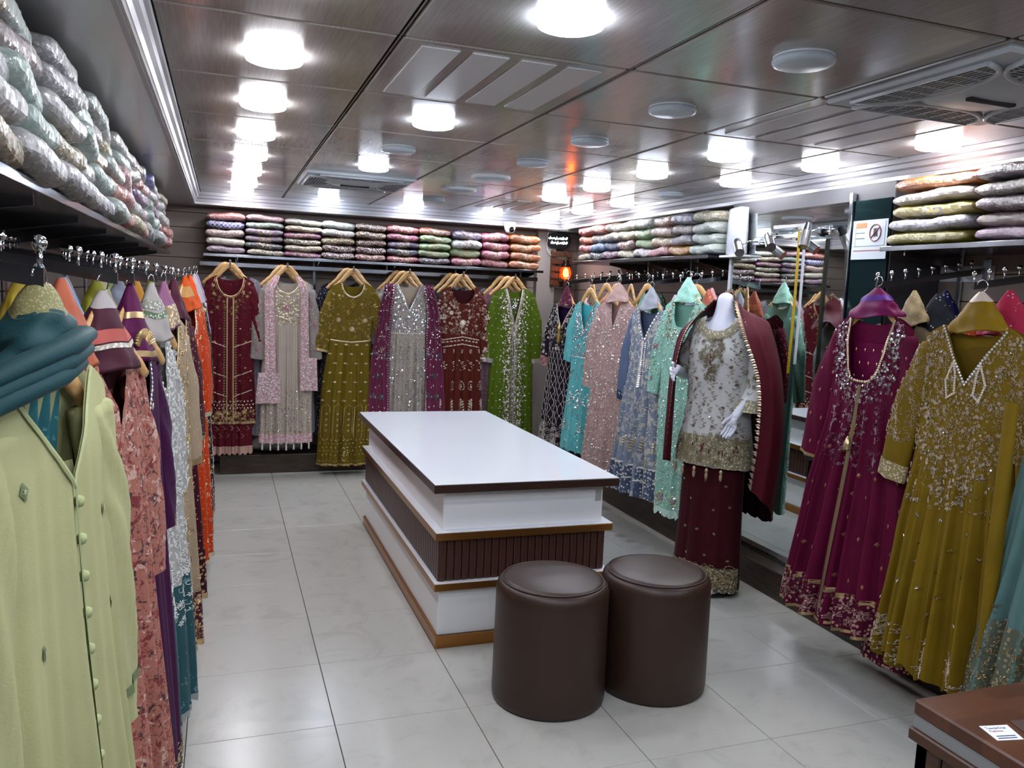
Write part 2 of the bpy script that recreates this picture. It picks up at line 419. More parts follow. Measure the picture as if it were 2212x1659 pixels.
# ================================================================== CENTRE COUNTER, STOOLS, DESK
def counter():
    t = empty('display_counter', (1.255, 4.19, 0), 0, 'stepped white display counter with fluted brown band and gold edges', 'counter')
    cx, cy = 1.255, 4.19
    WH = plain('white_laminate', 'e6eaf0', 0.12); WH2 = plain('white_laminate_side', 'ecedef', 0.22)
    BR = wood('counter_brown', '2e1c17', '3d2821', (3, 3, 20), 0.3); FL = wood('fluted_brown', '3a211b', '52332a', (30, 30, 2), 0.35)
    GD = plain('brushed_gold', 'a8743e', 0.28, 0.85, noise=0.08, nscale=30)
    def bx(name, x0, x1, y0, y1, z0, z1, m, b=0.002, parent=t):
        return MB().cbox(x0-cx, x1-cx, y0-cy, y1-cy, z0, z1, b).build(name, m, parent)
    bx('plinth', 0.862, 1.655, 3.231, 5.149, 0, 0.052, GD)
    bx('lower_box', 0.874, 1.643, 3.252, 5.128, 0.052, 0.258, WH2)
    def ledge(z0, z1):
        l = bx('ledge', 0.848, 1.672, 3.224, 5.156, z0, z1-0.003, GD)
        bx('ledge_top', 0.848, 1.672, 3.224, 5.156, z1-0.003, z1, WH, 0.001, l)
    ledge(0.257, 0.292)
    band = bx('fluted_band', 0.878, 1.637, 3.257, 5.123, 0.292, 0.478, plain('band_groove', '120b09', 0.6))
    n = 23; wd = (1.645-0.870)/n
    me = MB().cbox(-wd*0.44, wd*0.44, -0.008, 0.004, 0.293, 0.477, 0.003).mesh('flute'); me.materials.append(FL)
    for i in range(n):
        for y, rz in ((3.254, 0), (5.126, PI)):
            o = bpy.data.objects.new('flute', me); link(o, band); o.location = (0.870+wd*(i+0.5)-cx, y-cy, 0); o.rotation_euler = (0, 0, rz)
    n2 = 56; wd2 = (5.131-3.249)/n2
    for i in range(n2):
        for x, rz in ((0.875, -PI/2), (1.640, PI/2)):
            o = bpy.data.objects.new('flute', me); link(o, band); o.location = (x-cx, 3.249+wd2*(i+0.5)-cy, 0); o.rotation_euler = (0, 0, rz)
    ledge(0.478, 0.514)
    bx('upper_box', 0.884, 1.630, 3.256, 5.124, 0.514, 0.690, WH2)
    bx('top_edge', 0.828, 1.680, 3.197, 5.183, 0.690, 0.7255, BR)
    bx('top_surface', 0.830, 1.678, 3.199, 5.181, 0.7255, 0.7285, WH, 0.001)
    st = bx('sticker', 1.592, 1.622, 3.2545, 3.2562, 0.610, 0.662, plain('sticker', 'aeb0a8', 0.6, noise=0.5, nscale=160), 0.0003)
counter()

def stool(x, y, label, rz):
    t = empty('stool', (x, y, 0), rz, label, 'stool', 'brown leather stools')
    LE = MATS.get('leather')
    if LE is None:
        n = NT('leather'); v = n.coord(); nz = n.add('ShaderNodeTexVoronoi', Scale=230.0); n.link(v, nz.inputs['Vector'])
        n.set(Base_Color=lin('35231a'), Roughness=0.42, Specular_IOR_Level=0.45); n.bump(nz.outputs['Distance'], 0.12, 0.002); MATS['leather'] = LE = n.m
    h = 0.470
    MB().lathe([(0.205, 0.0), (0.214, 0.006), (0.2175, 0.03), (0.216, 0.2), (0.2145, 0.40), (0.2145, 0.428), (0.210, 0.446), (0.200, 0.458), (0.192, 0.461)], 56, caps=True).build('body', LE, t, True, angle=60)
    MB().lathe([(0.191, 0.455), (0.189, 0.464), (0.17, 0.470), (0.10, 0.477), (0.001, 0.479)], 56, caps=False).build('seat_pad', LE, t, True)
    ring = [(0.1925*math.cos(a), 0.1925*math.sin(a), 0.4635) for a in [2*PI*i/56 for i in range(57)]]
    MB().tube(ring, 0.0028, 6, caps=False).build('piping', plain('leather_piping', '3a2a23', 0.45), t, True)
stool(1.185, 2.745, 'brown leather drum stool nearer the camera, left of the pair', 0)
stool(1.625, 2.735, 'brown leather drum stool on the right, just behind the nearer one', 1)

def desk():
    t = empty('cashier_desk', (1.83, 0.5, 0), 0, 'reddish-brown wooden desk with grey stripe in the lower right corner', 'desk')
    TOP = MATS.get('desk_top')
    n = NT('desk_top'); v = n.coord((2.2, 7.0, 1))
    br = n.add('ShaderNodeTexBrick', Scale=1.0); n.link(v, br.inputs['Vector'])
    br.inputs['Color1'].default_value = lin('5f3822')+(1,); br.inputs['Color2'].default_value = lin('442516')+(1,); br.inputs['Mortar'].default_value = lin('50301e')+(1,); br.inputs['Mortar Size'].default_value = 0.004
    v2 = n.coord((40, 3, 3)); nz = n.add('ShaderNodeTexNoise', Scale=2.0, Detail=6.0); n.link(n.coord((3, 40, 3)), nz.inputs['Vector'])
    n.link(n.mix(n.ramp(nz.outputs['Fac'], [(0.35, (0, 0, 0)), (0.75, (0.5, 0.5, 0.5))]), br.outputs['Color'], lin('4a2818')), n.b.inputs['Base Color']); n.set(Roughness=0.28)
    SIDE = wood('desk_side', '3c2014', '50301e', (3, 3, 20), 0.35); GREY = plain('desk_grey', '86898b', 0.4)
    def bx(name, x0, x1, y0, y1, z0, z1, m, b=0.003, p=t): return MB().cbox(x0-1.83, x1-1.83, y0-0.5, y1-0.5, z0, z1, b).build(name, m, p)
    X0, X1, Y0, Y1 = 1.325, 2.36, -0.2, 1.195
    bx('top_board', X0, X1, Y0, Y1, 0.718, 0.75, n.m, 0.004)
    bx('stripe', X0+0.003, X1-0.003, Y0+0.003, Y1-0.003, 0.690, 0.718, GREY, 0.001)
    bx('lip', X0-0.004, X1+0.004, Y0-0.004, Y1+0.004, 0.664, 0.690, SIDE)
    bx('carcass', X0+0.04, X1-0.04, Y0+0.04, Y1-0.04, 0.0, 0.664, SIDE)
    for y in (Y0+0.008, Y1-0.068, 0.45): bx('stile', X0+0.008, X0+0.039, y, y+0.06, 0.0, 0.664, SIDE)
    for z in (0.0, 0.604): bx('rail', X0+0.009, X0+0.039, Y0+0.07, Y1-0.07, z, z+0.06, SIDE)
    for x in (X0+0.008, X1-0.068): bx('stile', x, x+0.06, Y1-0.039, Y1-0.008, 0.0, 0.664, SIDE)
    # leaflet on the desk
    c = empty('business_card', (1.385, 1.045, 0.7505), 0, 'white shop card with blue and red lettering on the desk', 'card')
    PAP = plain('card_paper', 'e8ebf2', 0.4)
    # quad from the photograph's corners, metric
    q = [(1.349, 1.025), (1.403, 1.015), (1.419, 1.063), (1.36, 1.074)]
    MB().prism([(a-1.385, b-1.045) for a, b in q], 0, 0.0008).build('paper', PAP, c)
    ex = Vector((0.054, -0.010, 0)); ey = Vector((0.012, 0.049, 0)); o0 = Vector((1.349-1.385, 1.025-1.045, 0.0011))
    rot = math.atan2(ex.y, ex.x)
    def txt(s, fx, fy, size, col):
        cu_ = bpy.data.curves.new('lettering', 'FONT'); cu_.body = s; cu_.size = size; cu_.extrude = 0.0001; cu_.resolution_u = 2
        ob = bpy.data.objects.new('tmp_text', cu_); link(ob)
        bpy.context.view_layer.update(); dg = bpy.context.evaluated_depsgraph_get()
        me = bpy.data.meshes.new_from_object(ob.evaluated_get(dg)); bpy.data.objects.remove(ob); me.materials.append(col)
        me.name = 'lettering'; o = bpy.data.objects.new('lettering', me); link(o, c); o.location = o0+ex*fx+ey*fy; o.rotation_euler = (0, 0, rot)
    NAVY = plain('ink_navy', '2a3258', 0.6); RED = plain('ink_red', 'a04a3c', 0.6)
    txt('TawakOtal', 0.10, 0.74, 0.0095, NAVY); txt('Fashion', 0.12, 0.54, 0.0095, RED)
    for fy, a in ((0.24, 0.15), (0.10, 0.12)):
        p0 = o0+ex*a+ey*fy; MB().prism([((p0+ex*dx+ey*dy).x, (p0+ex*dx+ey*dy).y) for dx, dy in ((0, 0), (0.72, 0), (0.72, 0.05), (0, 0.05))], 0.0009, 0.0012).build('small_print', NAVY, c)
    p = MB().prism([(0, 0), (0.06, -0.012), (0.075, 0.045), (0.015, 0.055)], 0, 0.0012).build('flyer', plain('flyer_brown', '4d3b36', 0.35))
    p.location = (1.422, 1.018, 0.7505); tag(p, 'dark brown printed flyer beside the white card on the desk', 'flyer')
desk()
# ================================================================== GARMENT KIT
def rh(cx, cz, l, w_, a):
    c, s = math.cos(a), math.sin(a)
    return [(cx+c*l/2, cz+s*l/2), (cx-s*w_/2, cz+c*w_/2), (cx-c*l/2, cz-s*l/2), (cx+s*w_/2, cz-c*w_/2)]
def M_dot(r=1.0): return [[(r*math.cos(a), r*math.sin(a)) for a in [PI/4+k*PI/2 for k in range(4)]]]
def M_bead(r=1.0): return [[(r*math.cos(a), r*math.sin(a)) for a in [k*PI/3 for k in range(6)]]]
def M_star(r=1.0): return [rh(0, 0, 2*r, 0.5*r, a) for a in (0.3, PI/3+0.3, 2*PI/3+0.3)]
def M_flower(r=1.0, n=6): return [rh(0.55*r*math.cos(2*PI*k/n), 0.55*r*math.sin(2*PI*k/n), 0.8*r, 0.45*r, 2*PI*k/n) for k in range(n)]+M_bead(0.22*r)
def M_sprig(r=1.0):
    p = [rh(0, 0, 2*r, 0.12*r, PI/2)]
    for k in range(4):
        z = -0.7*r+k*0.42*r
        for s in (-1, 1): p.append(rh(s*0.30*r*(1-k*0.12), z+0.15*r, 0.55*r, 0.24*r, PI/2-s*0.75))
    return p+[rh(0, 0.95*r, 0.5*r, 0.3*r, PI/2)]
def M_lotus(r=1.0): return [rh(0.55*r*math.cos(a), 0.45*r*math.sin(a), 1.0*r, 0.38*r, a) for a in (0.25, 0.9, PI/2, PI-0.9, PI-0.25)]+[rh(0, -0.05*r, 0.9*r, 0.3*r, 0)]
def M_paisley(r=1.0):
    p = []
    for k in range(14):
        a = 2*PI*k/14; x = 0.55*r*math.sin(a)*(1-0.35*math.cos(a)); z = r*math.cos(a)+0.1*r
        p.append(rh(x, z, 0.42*r, 0.2*r, a+PI/2+PI/2*0))
    return p+[rh(0, -0.2*r, 0.9*r, 0.4*r, PI/2)]+[rh(0, 0.35*r, 0.3*r, 0.3*r, 0)]
def M_curl(r=1.0):
    p = []
    for k in range(9):
        a = 0.55*k; q = r*(1.0-k*0.09); p.append(rh(q*math.cos(a), q*math.sin(a), 0.55*r, 0.22*r, a+PI/2))
    return p
def M_branch(r=1.0):
    p = []
    for k in range(7):
        t = k/6; x = 0.5*r*math.sin(t*4); z = -r+2*r*t
        p.append(rh(x, z, 0.45*r, 0.10*r, PI/2-0.5*math.cos(t*4)))
        p.append(rh(x+(0.28*r if k % 2 else -0.28*r), z+0.12*r, 0.5*r, 0.24*r, 0.6 if k % 2 else PI-0.6))
    return p
def M_drop(r=1.0): return [rh(0, 0, 2*r, 0.8*r, PI/2)]
def M_ring(r=1.0, n=10): return [rh(r*math.cos(2*PI*k/n), r*math.sin(2*PI*k/n), 0.75*r, 0.3*r, 2*PI*k/n+PI/2) for k in range(n)]

class Surf:
    root = None
    def nrm(s, u, z):
        e = 0.01
        a = s.pt(min(u+e, 1), z)-s.pt(max(u-e, -1), z); b = s.pt(u, z+e)-s.pt(u, z-e)
        n = a.cross(b)
        if n.length < 1e-9: return Vector((0, -1, 0))
        n.normalize(); return n if n.y < 0.15 else -n
    def _emb(s, mat, name='embroidery'):
        k = (name, mat.name)
        if k not in s.emb: s.emb[k] = (MB(), mat, name)
        return s.emb[k][0]
    def put(s, mat, motif, x, z, r, rot=0.0, lift=0.0035, puff=0.0025, name='embroidery', clip=0.97):
        h = s.H(z); u = x/h if h else 0
        if abs(u) > clip: return
        mb = s._emb(mat, name); n = s.nrm(u, z); c, sn = math.cos(rot), math.sin(rot)
        for poly in motif(r):
            P = []
            for dx, dz in poly:
                a, b = dx*c-dz*sn, dx*sn+dz*c
                P.append(s.pt(max(-0.999, min(0.999, u+a/h)), z+b)+n*lift)
            m = sum(P, Vector())/len(P)+n*puff
            k = len(mb.v); mb.v += [p[:] for p in P]+[m[:]]; q = len(P)
            mb.f += [(k+i, k+(i+1) % q, k+q) for i in range(q)]
    def scatter(s, mat, motifs, N, box, size, seed=0, prob=None, rot=True, name='embroidery', lift=0.0035):
        g = random.Random(seed*77+N); x0, x1, z0, z1 = box
        for i in range(N):
            x, z = g.uniform(x0, x1), g.uniform(z0, z1)
            if prob and g.random() > prob(x, z): continue
            if z > s.ztop(max(-1, min(1, x/s.H(z))))-0.012: continue
            s.put(mat, motifs[g.randrange(len(motifs))], x, z, g.uniform(*size), g.uniform(0, 6.28) if rot else 0, lift, name=name)
    def lattice(s, mat, motif, dx, dz, box, size, alt=True, rot=0, jit=0.0, seed=1, name='embroidery', prob=None):
        g = random.Random(seed); x0, x1, z0, z1 = box; j = 0; z = z1
        while z >= z0:
            x = x0+(dx/2 if alt and j % 2 else 0)
            while x <= x1:
                xx, zz = x+g.uniform(-jit, jit), z+g.uniform(-jit, jit)
                if zz < s.ztop(max(-1, min(1, xx/s.H(zz))))-0.015 and (not prob or prob(xx, zz)): s.put(mat, motif, xx, zz, size, rot, name=name)
                x += dx
            z -= dz; j += 1
    def line(s, mat, pts, step, motif, r, name='embroidery', along=False, lift=0.0045):
        """motifs strung along a polyline of (x, z)"""
        for (xa, za), (xb, zb) in zip(pts, pts[1:]):
            d = math.hypot(xb-xa, zb-za); n = max(1, int(d/step))
            for i in range(n):
                t = i/n; s.put(mat, motif, xa+(xb-xa)*t, za+(zb-za)*t, r, math.atan2(zb-za, xb-xa) if along else 0, lift, name=name)
    def ribbon(s, mat, pts, width, name='trim', lift=0.003, step=0.02):
        P = []
        for (xa, za), (xb, zb) in zip(pts, pts[1:]):
            d = math.hypot(xb-xa, zb-za); n = max(1, int(d/step))
            for i in range(n): P.append((xa+(xb-xa)*i/n, za+(zb-za)*i/n))
        P.append(pts[-1]); rows = []
        for i, (x, z) in enumerate(P):
            a, b = P[max(i-1, 0)], P[min(i+1, len(P)-1)]; d = Vector((b[0]-a[0], b[1]-a[1], 0))
            if d.length < 1e-9: continue
            d.normalize(); nx, nz = -d.y, d.x; rw = []
            for q in (-1, -0.35, 0.35, 1):
                xx, zz = x+nx*width/2*q, z+nz*width/2*q; u = max(-0.995, min(0.995, xx/s.H(zz)))
                rw.append((s.pt(u, zz)+s.nrm(u, zz)*(lift+(0.002 if abs(q) < 1 else 0)))[:])
            rows.append(rw)
        return MB().grid(rows).build(name, mat, s.root, True)
    def band(s, mat, z0, z1, name='hem_border', lift=0.003, u0=-0.995, u1=0.995, nu=48, nz=4, scallop=0.0, nsc=14):
        rows = []
        for j in range(nz+1):
            rw = []
            for i in range(nu+1):
                u = u0+(u1-u0)*i/nu; hz = s.zhem(u) if hasattr(s, 'zhem') else 0
                z = z1+(z0-z1)*j/nz
                if scallop and j == nz: z -= scallop*abs(math.sin(PI*nsc*(u+1)/2))
                rw.append((s.pt(u, z)+s.nrm(u, z)*lift)[:])
            rows.append(rw)
        return MB().grid(rows).build(name, mat, s.root, True)
    def finish(s):
        for k, (mb, mat, name) in s.emb.items():
            if mb.v: mb.build(name, mat, s.root, False, kind='stuff')
        s.emb = {}

class Dress(Surf):
    def __init__(s, root, L, hw, dep, fold, nf=5, neck=('round', 0.09, 0.12), seed=0, slope=0.05, hemwave=0.012, lean=0.0, asym=0.0):
        s.root = root; s.L = L; s.hwk = hw; s.dk = dep; s.fk = fold; s.nf = nf; s.neck = neck; s.slope = slope; s.hw_ = hemwave; s.lean = lean; s.asym = asym
        g = random.Random(seed); s.p1, s.p2, s.p3 = g.uniform(0, 6), g.uniform(0, 6), g.uniform(0, 6); s.emb = {}
    def H(s, z): return lerp_keys(s.hwk, z)
    def fold(s, u, z):
        A = lerp_keys(s.fk, z)
        return A*(0.62*math.sin(PI*s.nf*u+s.p1+0.5*z)+0.38*math.sin(PI*s.nf*1.73*u+s.p2-0.9*z)+0.18*math.sin(PI*s.nf*3.1*u+s.p3))*(1-u**6)
    def pt(s, u, z):
        h = s.H(z); d = lerp_keys(s.dk, z)
        return Vector((u*h+s.lean*z, -(d*math.sqrt(max(0.0, 1-u*u))**0.8+s.fold(u, z)), z))
    def bpt(s, u, z):
        h = s.H(z); d = lerp_keys(s.dk, z)
        return Vector((u*h+s.lean*z, 0.6*d*math.sqrt(max(0.0, 1-u*u))+0.5*s.fold(-u, z), z))
    def ztop(s, u):
        kind, w_, d = s.neck; hw = s.hwk[0][1]; x = abs(u)*hw
        base = -s.slope*max(0, (x-w_)/(hw-w_))**1.4 if hw > w_ else 0
        if x < w_:
            t = x/w_
            if kind == 'round': return -d*math.sqrt(1-t*t)
            if kind == 'v': return -d*(1-t)
            if kind == 'u': return -d*(1-t**4)
            if kind == 'key': return -d*0.35*math.sqrt(1-t*t)-(d*0.65*max(0, 1-t*4))
            if kind == 'slit': return -d*max(0, 1-t*1.6)**0.7-0.02*(1-t)
        return base
    def zhem(s, u): return -s.L+s.hw_*math.sin(PI*s.nf*u+s.p1)*(1 if s.hw_ else 0)+s.asym*u
    def body(s, mat, nu=64, nv=46, backmat=None, name='body'):
        rows = []
        kind, w_, d = s.neck; un = w_/s.hwk[0][1]
        us = [-1+2*i/nu for i in range(nu+1)]
        for q in (-un, un):
            k = min(range(len(us)), key=lambda i: abs(us[i]-q)); us[k] = q
        for j in range(nv+1):
            t = (j/nv); rw = []
            for u in us:
                a, b = s.ztop(u), s.zhem(u); rw.append(s.pt(u, a+(b-a)*t)[:])
            rows.append(rw)
        mb = MB().grid(rows)
        rows = []
        for j in range(nv//2+1):
            t = j/(nv//2); rw = []
            for u in us[::2]:
                hw = s.hwk[0][1]; x = abs(u)*hw
                a = s.ztop(u) if x >= w_ else -0.035*math.sqrt(1-(x/w_)**2); b = s.zhem(u)
                rw.append(s.bpt(u, a+(b-a)*t)[:])
            rows.append(rw)
        if backmat is None: mb.grid(rows); return mb.build(name, mat, s.root, True)
        MB().grid(rows).build('lining', backmat, s.root, True)
        return mb.build(name, mat, s.root, True)
    def neckpts(s, off=0.0, n=20):
        kind, w_, d = s.neck; hw = s.hwk[0][1]; out = []
        for i in range(n+1):
            x = -w_*0.999+2*w_*0.999*i/n; z = s.ztop(x/hw)
            out.append((x*(1+off/w_), z-off))
        return out
    def necktrim(s, mat, width=0.018, name='neckline_trim'): s.line(mat, s.neckpts(width*0.9), 0.012, M_bead, 0.0045); return s.ribbon(mat, s.neckpts(width*0.3), width*0.5, name)

class Sleeve(Surf):
    """tapering flat tube hanging from the shoulder; local path of (x, y, z) points, radii"""
    def __init__(s, parent, path, radii, flat=0.5, seed=0, wr=0.006):
        s.root = parent; s.path = [Vector(p) for p in path]; s.path[0] = s.path[0]+Vector((-0.022 if s.path[0].x > 0 else 0.022, 0, -0.028)); s.rad = [radii[0]*0.72]+list(radii[1:]); s.flat = flat; s.emb = {}
        s.len = sum((b-a).length for a, b in zip(s.path, s.path[1:])); s.wr = wr; s.ph = seed*1.7
    def at(s, z):
        d = max(0, min(1, -z/s.len)); k = d*(len(s.path)-1); i = min(int(k), len(s.path)-2); t = k-i
        c = s.path[i].lerp(s.path[i+1], t); r = s.rad[i]+(s.rad[i+1]-s.rad[i])*t
        tg = (s.path[min(i+2, len(s.path)-1)]-s.path[max(i-1, 0)]); tg.normalize()
        side = Vector((-tg.z, 0, tg.x));
        if side.x < 0: side = -side
        side.normalize(); return c, r, side
    def H(s, z): return s.at(z)[1]
    def ztop(s, u): return 0.0
    def pt(s, u, z, sg=-1):
        c, r, side = s.at(z); f = s.flat*r*math.sqrt(max(0, 1-u*u))+s.wr*math.sin(u*5+z*30+s.ph)*(1-u*u)
        return c+side*(u*r)+Vector((0, sg*f, 0))
    def body(s, mat, n=20, nv=18, name='sleeve'):
        rows = []
        for j in range(nv+1):
            z = -s.len*j/nv
            rw = [s.pt(math.cos(2*PI*i/n), z, -1 if i <= n/2 else 1)[:] for i in range(n)]
            rows.append(rw)
        c0 = s.path[0]+Vector((0, 0, 0.012)); rows.insert(0, [(c0+(Vector(p)-c0)*0.15)[:] for p in rows[0]])
        o = MB().grid(rows, close=True).build(name, mat, s.root, True); s.root = o; return o
    def cuff(s, mat, w_=0.03, name='cuff', z1=None):
        z1 = -s.len+w_ if z1 is None else z1; rows = []
        for j in range(4):
            z = z1-w_*j/3; rw = []
            for i in range(24):
                p = s.pt(math.cos(2*PI*i/24), z, -1 if i <= 12 else 1); c = s.at(z)[0]; rw.append((c+(p-c)*1.05+Vector((0, -0.001, 0)))[:])
            rows.append(rw)
        return MB().grid(rows, close=True).build(name, mat, s.root, True)

class Panel(Surf):
    """one layer of draped cloth: left/right edge keys against z"""
    def __init__(s, root, xl, xr, y, ztop, zbot, nf=3, amp=0.008, seed=0):
        s.root = root; s.xl = xl; s.xr = xr; s.yk = y; s.zt = ztop; s.zb = zbot; s.nf = nf; s.amp = amp; s.emb = {}; s.ph = seed
    def H(s, z): return max(0.005, (lerp_keys(s.xr, z)-lerp_keys(s.xl, z))/2)
    def mid(s, z): return (lerp_keys(s.xr, z)+lerp_keys(s.xl, z))/2
    def ztop(s, u): return s.zt
    def zhem(s, u): return s.zb
    def pt(s, u, z):
        return Vector((s.mid(z)+u*s.H(z), lerp_keys(s.yk, z)-s.amp*math.sin(PI*s.nf*u+s.ph+z*2), z))
    def body(s, mat, nu=24, nv=36, name='drape'):
        rows = [[s.pt(-1+2*i/nu, s.zt+(s.zb-s.zt)*j/nv)[:] for i in range(nu+1)] for j in range(nv+1)]
        o = MB().grid(rows).build(name, mat, s.root, True); s.root = o; return o

def hanger_meshes():
    path = []; kz = [(0.0, 0.072), (-0.02, 0.067), (-0.05, 0.036), (-0.09, -0.012), (-0.13, -0.044), (-0.165, -0.078)]
    for i in range(33):
        x = -0.165+0.33*i/32; path.append((x, 0, lerp_keys(kz, -abs(x))))
    mb = MB(); n = 8; rows = []
    for i, p in enumerate(path):
        q0, q1 = path[max(i-1, 0)], path[min(i+1, 32)]; t = Vector((q1[0]-q0[0], 0, q1[2]-q0[2])).normalized(); nn = Vector((-t.z, 0, t.x))
        hh = 0.022*(1-0.45*abs(p[0])/0.165); rows.append([(Vector(p)+nn*hh*math.cos(a)+Vector((0, 0.007*math.sin(a), 0)))[:] for a in [2*PI*k/n for k in range(n)]])
    mb.grid(rows, close=True); mb.f += [tuple(range(n-1, -1, -1)), tuple(32*n+k for k in range(n))]
    a = mb.mesh('wooden_arm'); a.materials.append(HANGWOOD)
    hk = [(0, 0, 0.08), (0, 0, 0.115)]+[(0.020*math.cos(t)*-1+0.020*0, 0, 0.135+0.020*math.sin(t)) for t in [PI*1.5+0.0-2*PI*0.72*i/14 for i in range(15)]]
    b = MB().tube(hk, 0.0018, 6).mesh('hook'); b.materials.append(CHROME)
    for m in (a, b):
        for p in m.polygons: p.use_smooth = True
    return a, b
HANG_ARM, HANG_HOOK = hanger_meshes()
def hanger(pos, rz, label, group, hook=True):
    t = empty('hanger', pos, rz, label, 'hanger', group)
    link(bpy.data.objects.new('wooden_arm', HANG_ARM), t)
    if hook: link(bpy.data.objects.new('hook', HANG_HOOK), t)
    return t

def scarf(pos, rz, mat, label, group, h=0.15, wb=0.10, db=0.055, bands=(), seed=0, droop=0.03, name='folded_dupatta', twist=0.0):
    """a dupatta folded over the hanger neck: a soft cone with turned-under hem"""
    t = empty(name, pos, rz, label, 'scarf', group); g = random.Random(seed); p1, p2 = g.uniform(0, 6), g.uniform(0, 6)
    def pt(a, q):
        w_ = wb*(0.08+0.92*q**0.85)*(1+0.10*math.sin(PI*q)); d = db*(0.12+0.88*q**0.9)
        fd = 1+0.07*q*math.sin(5*a+p1+4*q)+0.05*q*math.sin(9*a+p2-5*q)+0.035*math.sin(2*a+11*q+p1)+0.03*math.sin(3*a-17*q+p2)
        x, y = w_*math.cos(a)*fd+twist*q*q*0.5, d*math.sin(a)*fd
        z = -h*q-droop*q*(0.5-0.5*math.sin(a+0.4))*0.8+0.006*math.sin(3*a+p2)*q
        return (x, y, z)
    n = 40
    cuts = [0.0]+[c for b in bands for c in b[:2]]+[1.0]
    def shell(q0, q1, k, off=1.0):
        rows = [[tuple(c*off for c in pt(2*PI*i/n, q0+(q1-q0)*j/k)[:2])+(pt(2*PI*i/n, q0+(q1-q0)*j/k)[2],) for i in range(n)] for j in range(k+1)]
        return rows
    rows = shell(0, 1, 22)
    rows += [[(p[0]*0.93, p[1]*0.93, p[2]+0.004) for p in rows[-1]], [(p[0]*0.75, p[1]*0.7, p[2]+0.03) for p in rows[-1]]]
    MB().grid(rows, close=True).build('cloth', mat, t, True)
    for b in bands: MB().grid(shell(b[0], b[1], 4, 1.035), close=True).build('border_band', b[2], t, True)
    return t

def arm_meshes(L, drop, npeg):
    """waterfall arm: chrome bar falling from the wall with upright ball-ended pegs"""
    hw, hh = 0.006, 0.0125
    bar = MB(); bar.add([(0, -hw, -hh), (0, hw, -hh), (0, hw, hh), (0, -hw, hh), (L, -hw, -hh-drop), (L, hw, -hh-drop), (L, hw, hh-drop), (L, -hw, hh-drop)],
                        [(0, 1, 2, 3), (7, 6, 5, 4), (0, 4, 5, 1), (1, 5, 6, 2), (2, 6, 7, 3), (3, 7, 4, 0)])
    b = bar.mesh('bar'); b.materials.append(DARKCHROME)
    pg = MB().tube([(0, 0, 0), (0, 0, 0.026)], 0.0035, 6).lathe([(0.001, 0.022), (0.007, 0.025), (0.0098, 0.0315), (0.0098, 0.0345), (0.007, 0.041), (0.001, 0.044)], 10, caps=False)
    p = pg.mesh('peg'); p.materials.append(CHROME)
    for q in p.polygons: q.use_smooth = True
    pl = MB().cbox(-0.004, 0.006, -0.02, 0.02, -0.06, 0.05, 0.002).mesh('wall_plate'); pl.materials.append(CHROME)
    return b, p, pl
ARM = arm_meshes(0.46, 0.075, 6)
ARM2 = arm_meshes(0.60, 0.09, 8)
def wall_arm(x, y, z, rz, label, group, npeg=6, A=None, L=0.46, drop=0.075):
    A = A or ARM
    t = empty('rack_arm', (x, y, z), rz, label, 'rack arm', group)
    link(bpy.data.objects.new('bar', A[0]), t); link(bpy.data.objects.new('wall_plate', A[2]), t)
    for k in range(npeg):
        o = bpy.data.objects.new('peg', A[1]); link(o, t); xx = L-0.005-k*0.072; o.location = (xx, 0, 0.010-drop*xx/L)
    return t
# ================================================================== SHELVES AND WRAPPED SUITS
SHELFM = plain('shelf_black', '1b1c1f', 0.22, 0.3)
def shelf(name, x0, x1, y0, y1, z, label, axis, front):
    t = empty('display_shelf', ((x0+x1)/2, (y0+y1)/2, z), 0, label, 'shelf'); cx, cy = (x0+x1)/2, (y0+y1)/2
    MB().cbox(x0-cx, x1-cx, y0-cy, y1-cy, -0.016, 0, 0.002).build('board', SHELFM, t)
    if axis == 'x':
        MB().cbox(x0-cx, x1-cx, y0-cy-0.004, y0-cy+0.001, -0.018, 0.003, 0.001).build('front_edge', DARKCHROME, t)
        k = x0+0.25
        while k < x1:
            MB().prism([(0, 0), (0.34, 0), (0.34, -0.015), (0, -0.075)], -0.004, 0.004).build('bracket', DARKCHROME, t).matrix_local = Matrix.Translation((k-cx, y1-cy, -0.016)) @ Matrix.Rotation(-PI/2, 4, 'Z') @ Matrix.Rotation(PI/2, 4, 'X')
            MB().cbox(k-cx-0.012, k-cx+0.012, y1-cy-0.014, y1-cy-0.002, -0.42, 0.33, 0.002).build('upright', CHROME, t); k += 0.62
    else:
        fx = x1-cx if front > 0 else x0-cx
        MB().cbox(fx-0.003, fx+0.003, y0-cy, y1-cy, -0.018, 0.003, 0.001).build('front_edge', DARKCHROME, t)
        k = y0+0.25; wx = x0-cx if front > 0 else x1-cx
        while k < y1:
            MB().prism([(0, 0), (0.34, 0), (0.34, -0.015), (0, -0.075)], -0.004, 0.004).build('bracket', DARKCHROME, t).matrix_local = Matrix.Translation((wx, k-cy, -0.016)) @ Matrix.Rotation(0 if front > 0 else PI, 4, 'Z') @ Matrix.Rotation(PI/2, 4, 'X')
            MB().cbox(wx+0.002 if front > 0 else wx-0.014, wx+0.014 if front > 0 else wx-0.002, k-cy-0.012, k-cy+0.012, -0.42, 0.27, 0.002).build('upright', CHROME, t); k += 0.62
shelf('back', -0.14, 2.66, 6.72, 7.107, 1.728, 'long black shelf of wrapped suits on the back wall', 'x', 0)
shelf('left', -0.747, -0.36, -1.2, 6.45, 1.716, 'long black shelf of wrapped suits on the left wall', 'y', 1)
shelf('rfar', 2.70, 3.137, 4.20, 6.20, 1.800, 'black shelf on the right wall between corner and mirror', 'y', -1)
shelf('rnear', 2.70, 3.137, 0.70, 2.85, 1.796, 'black shelf on the right wall above the magenta and mustard gowns', 'y', -1)

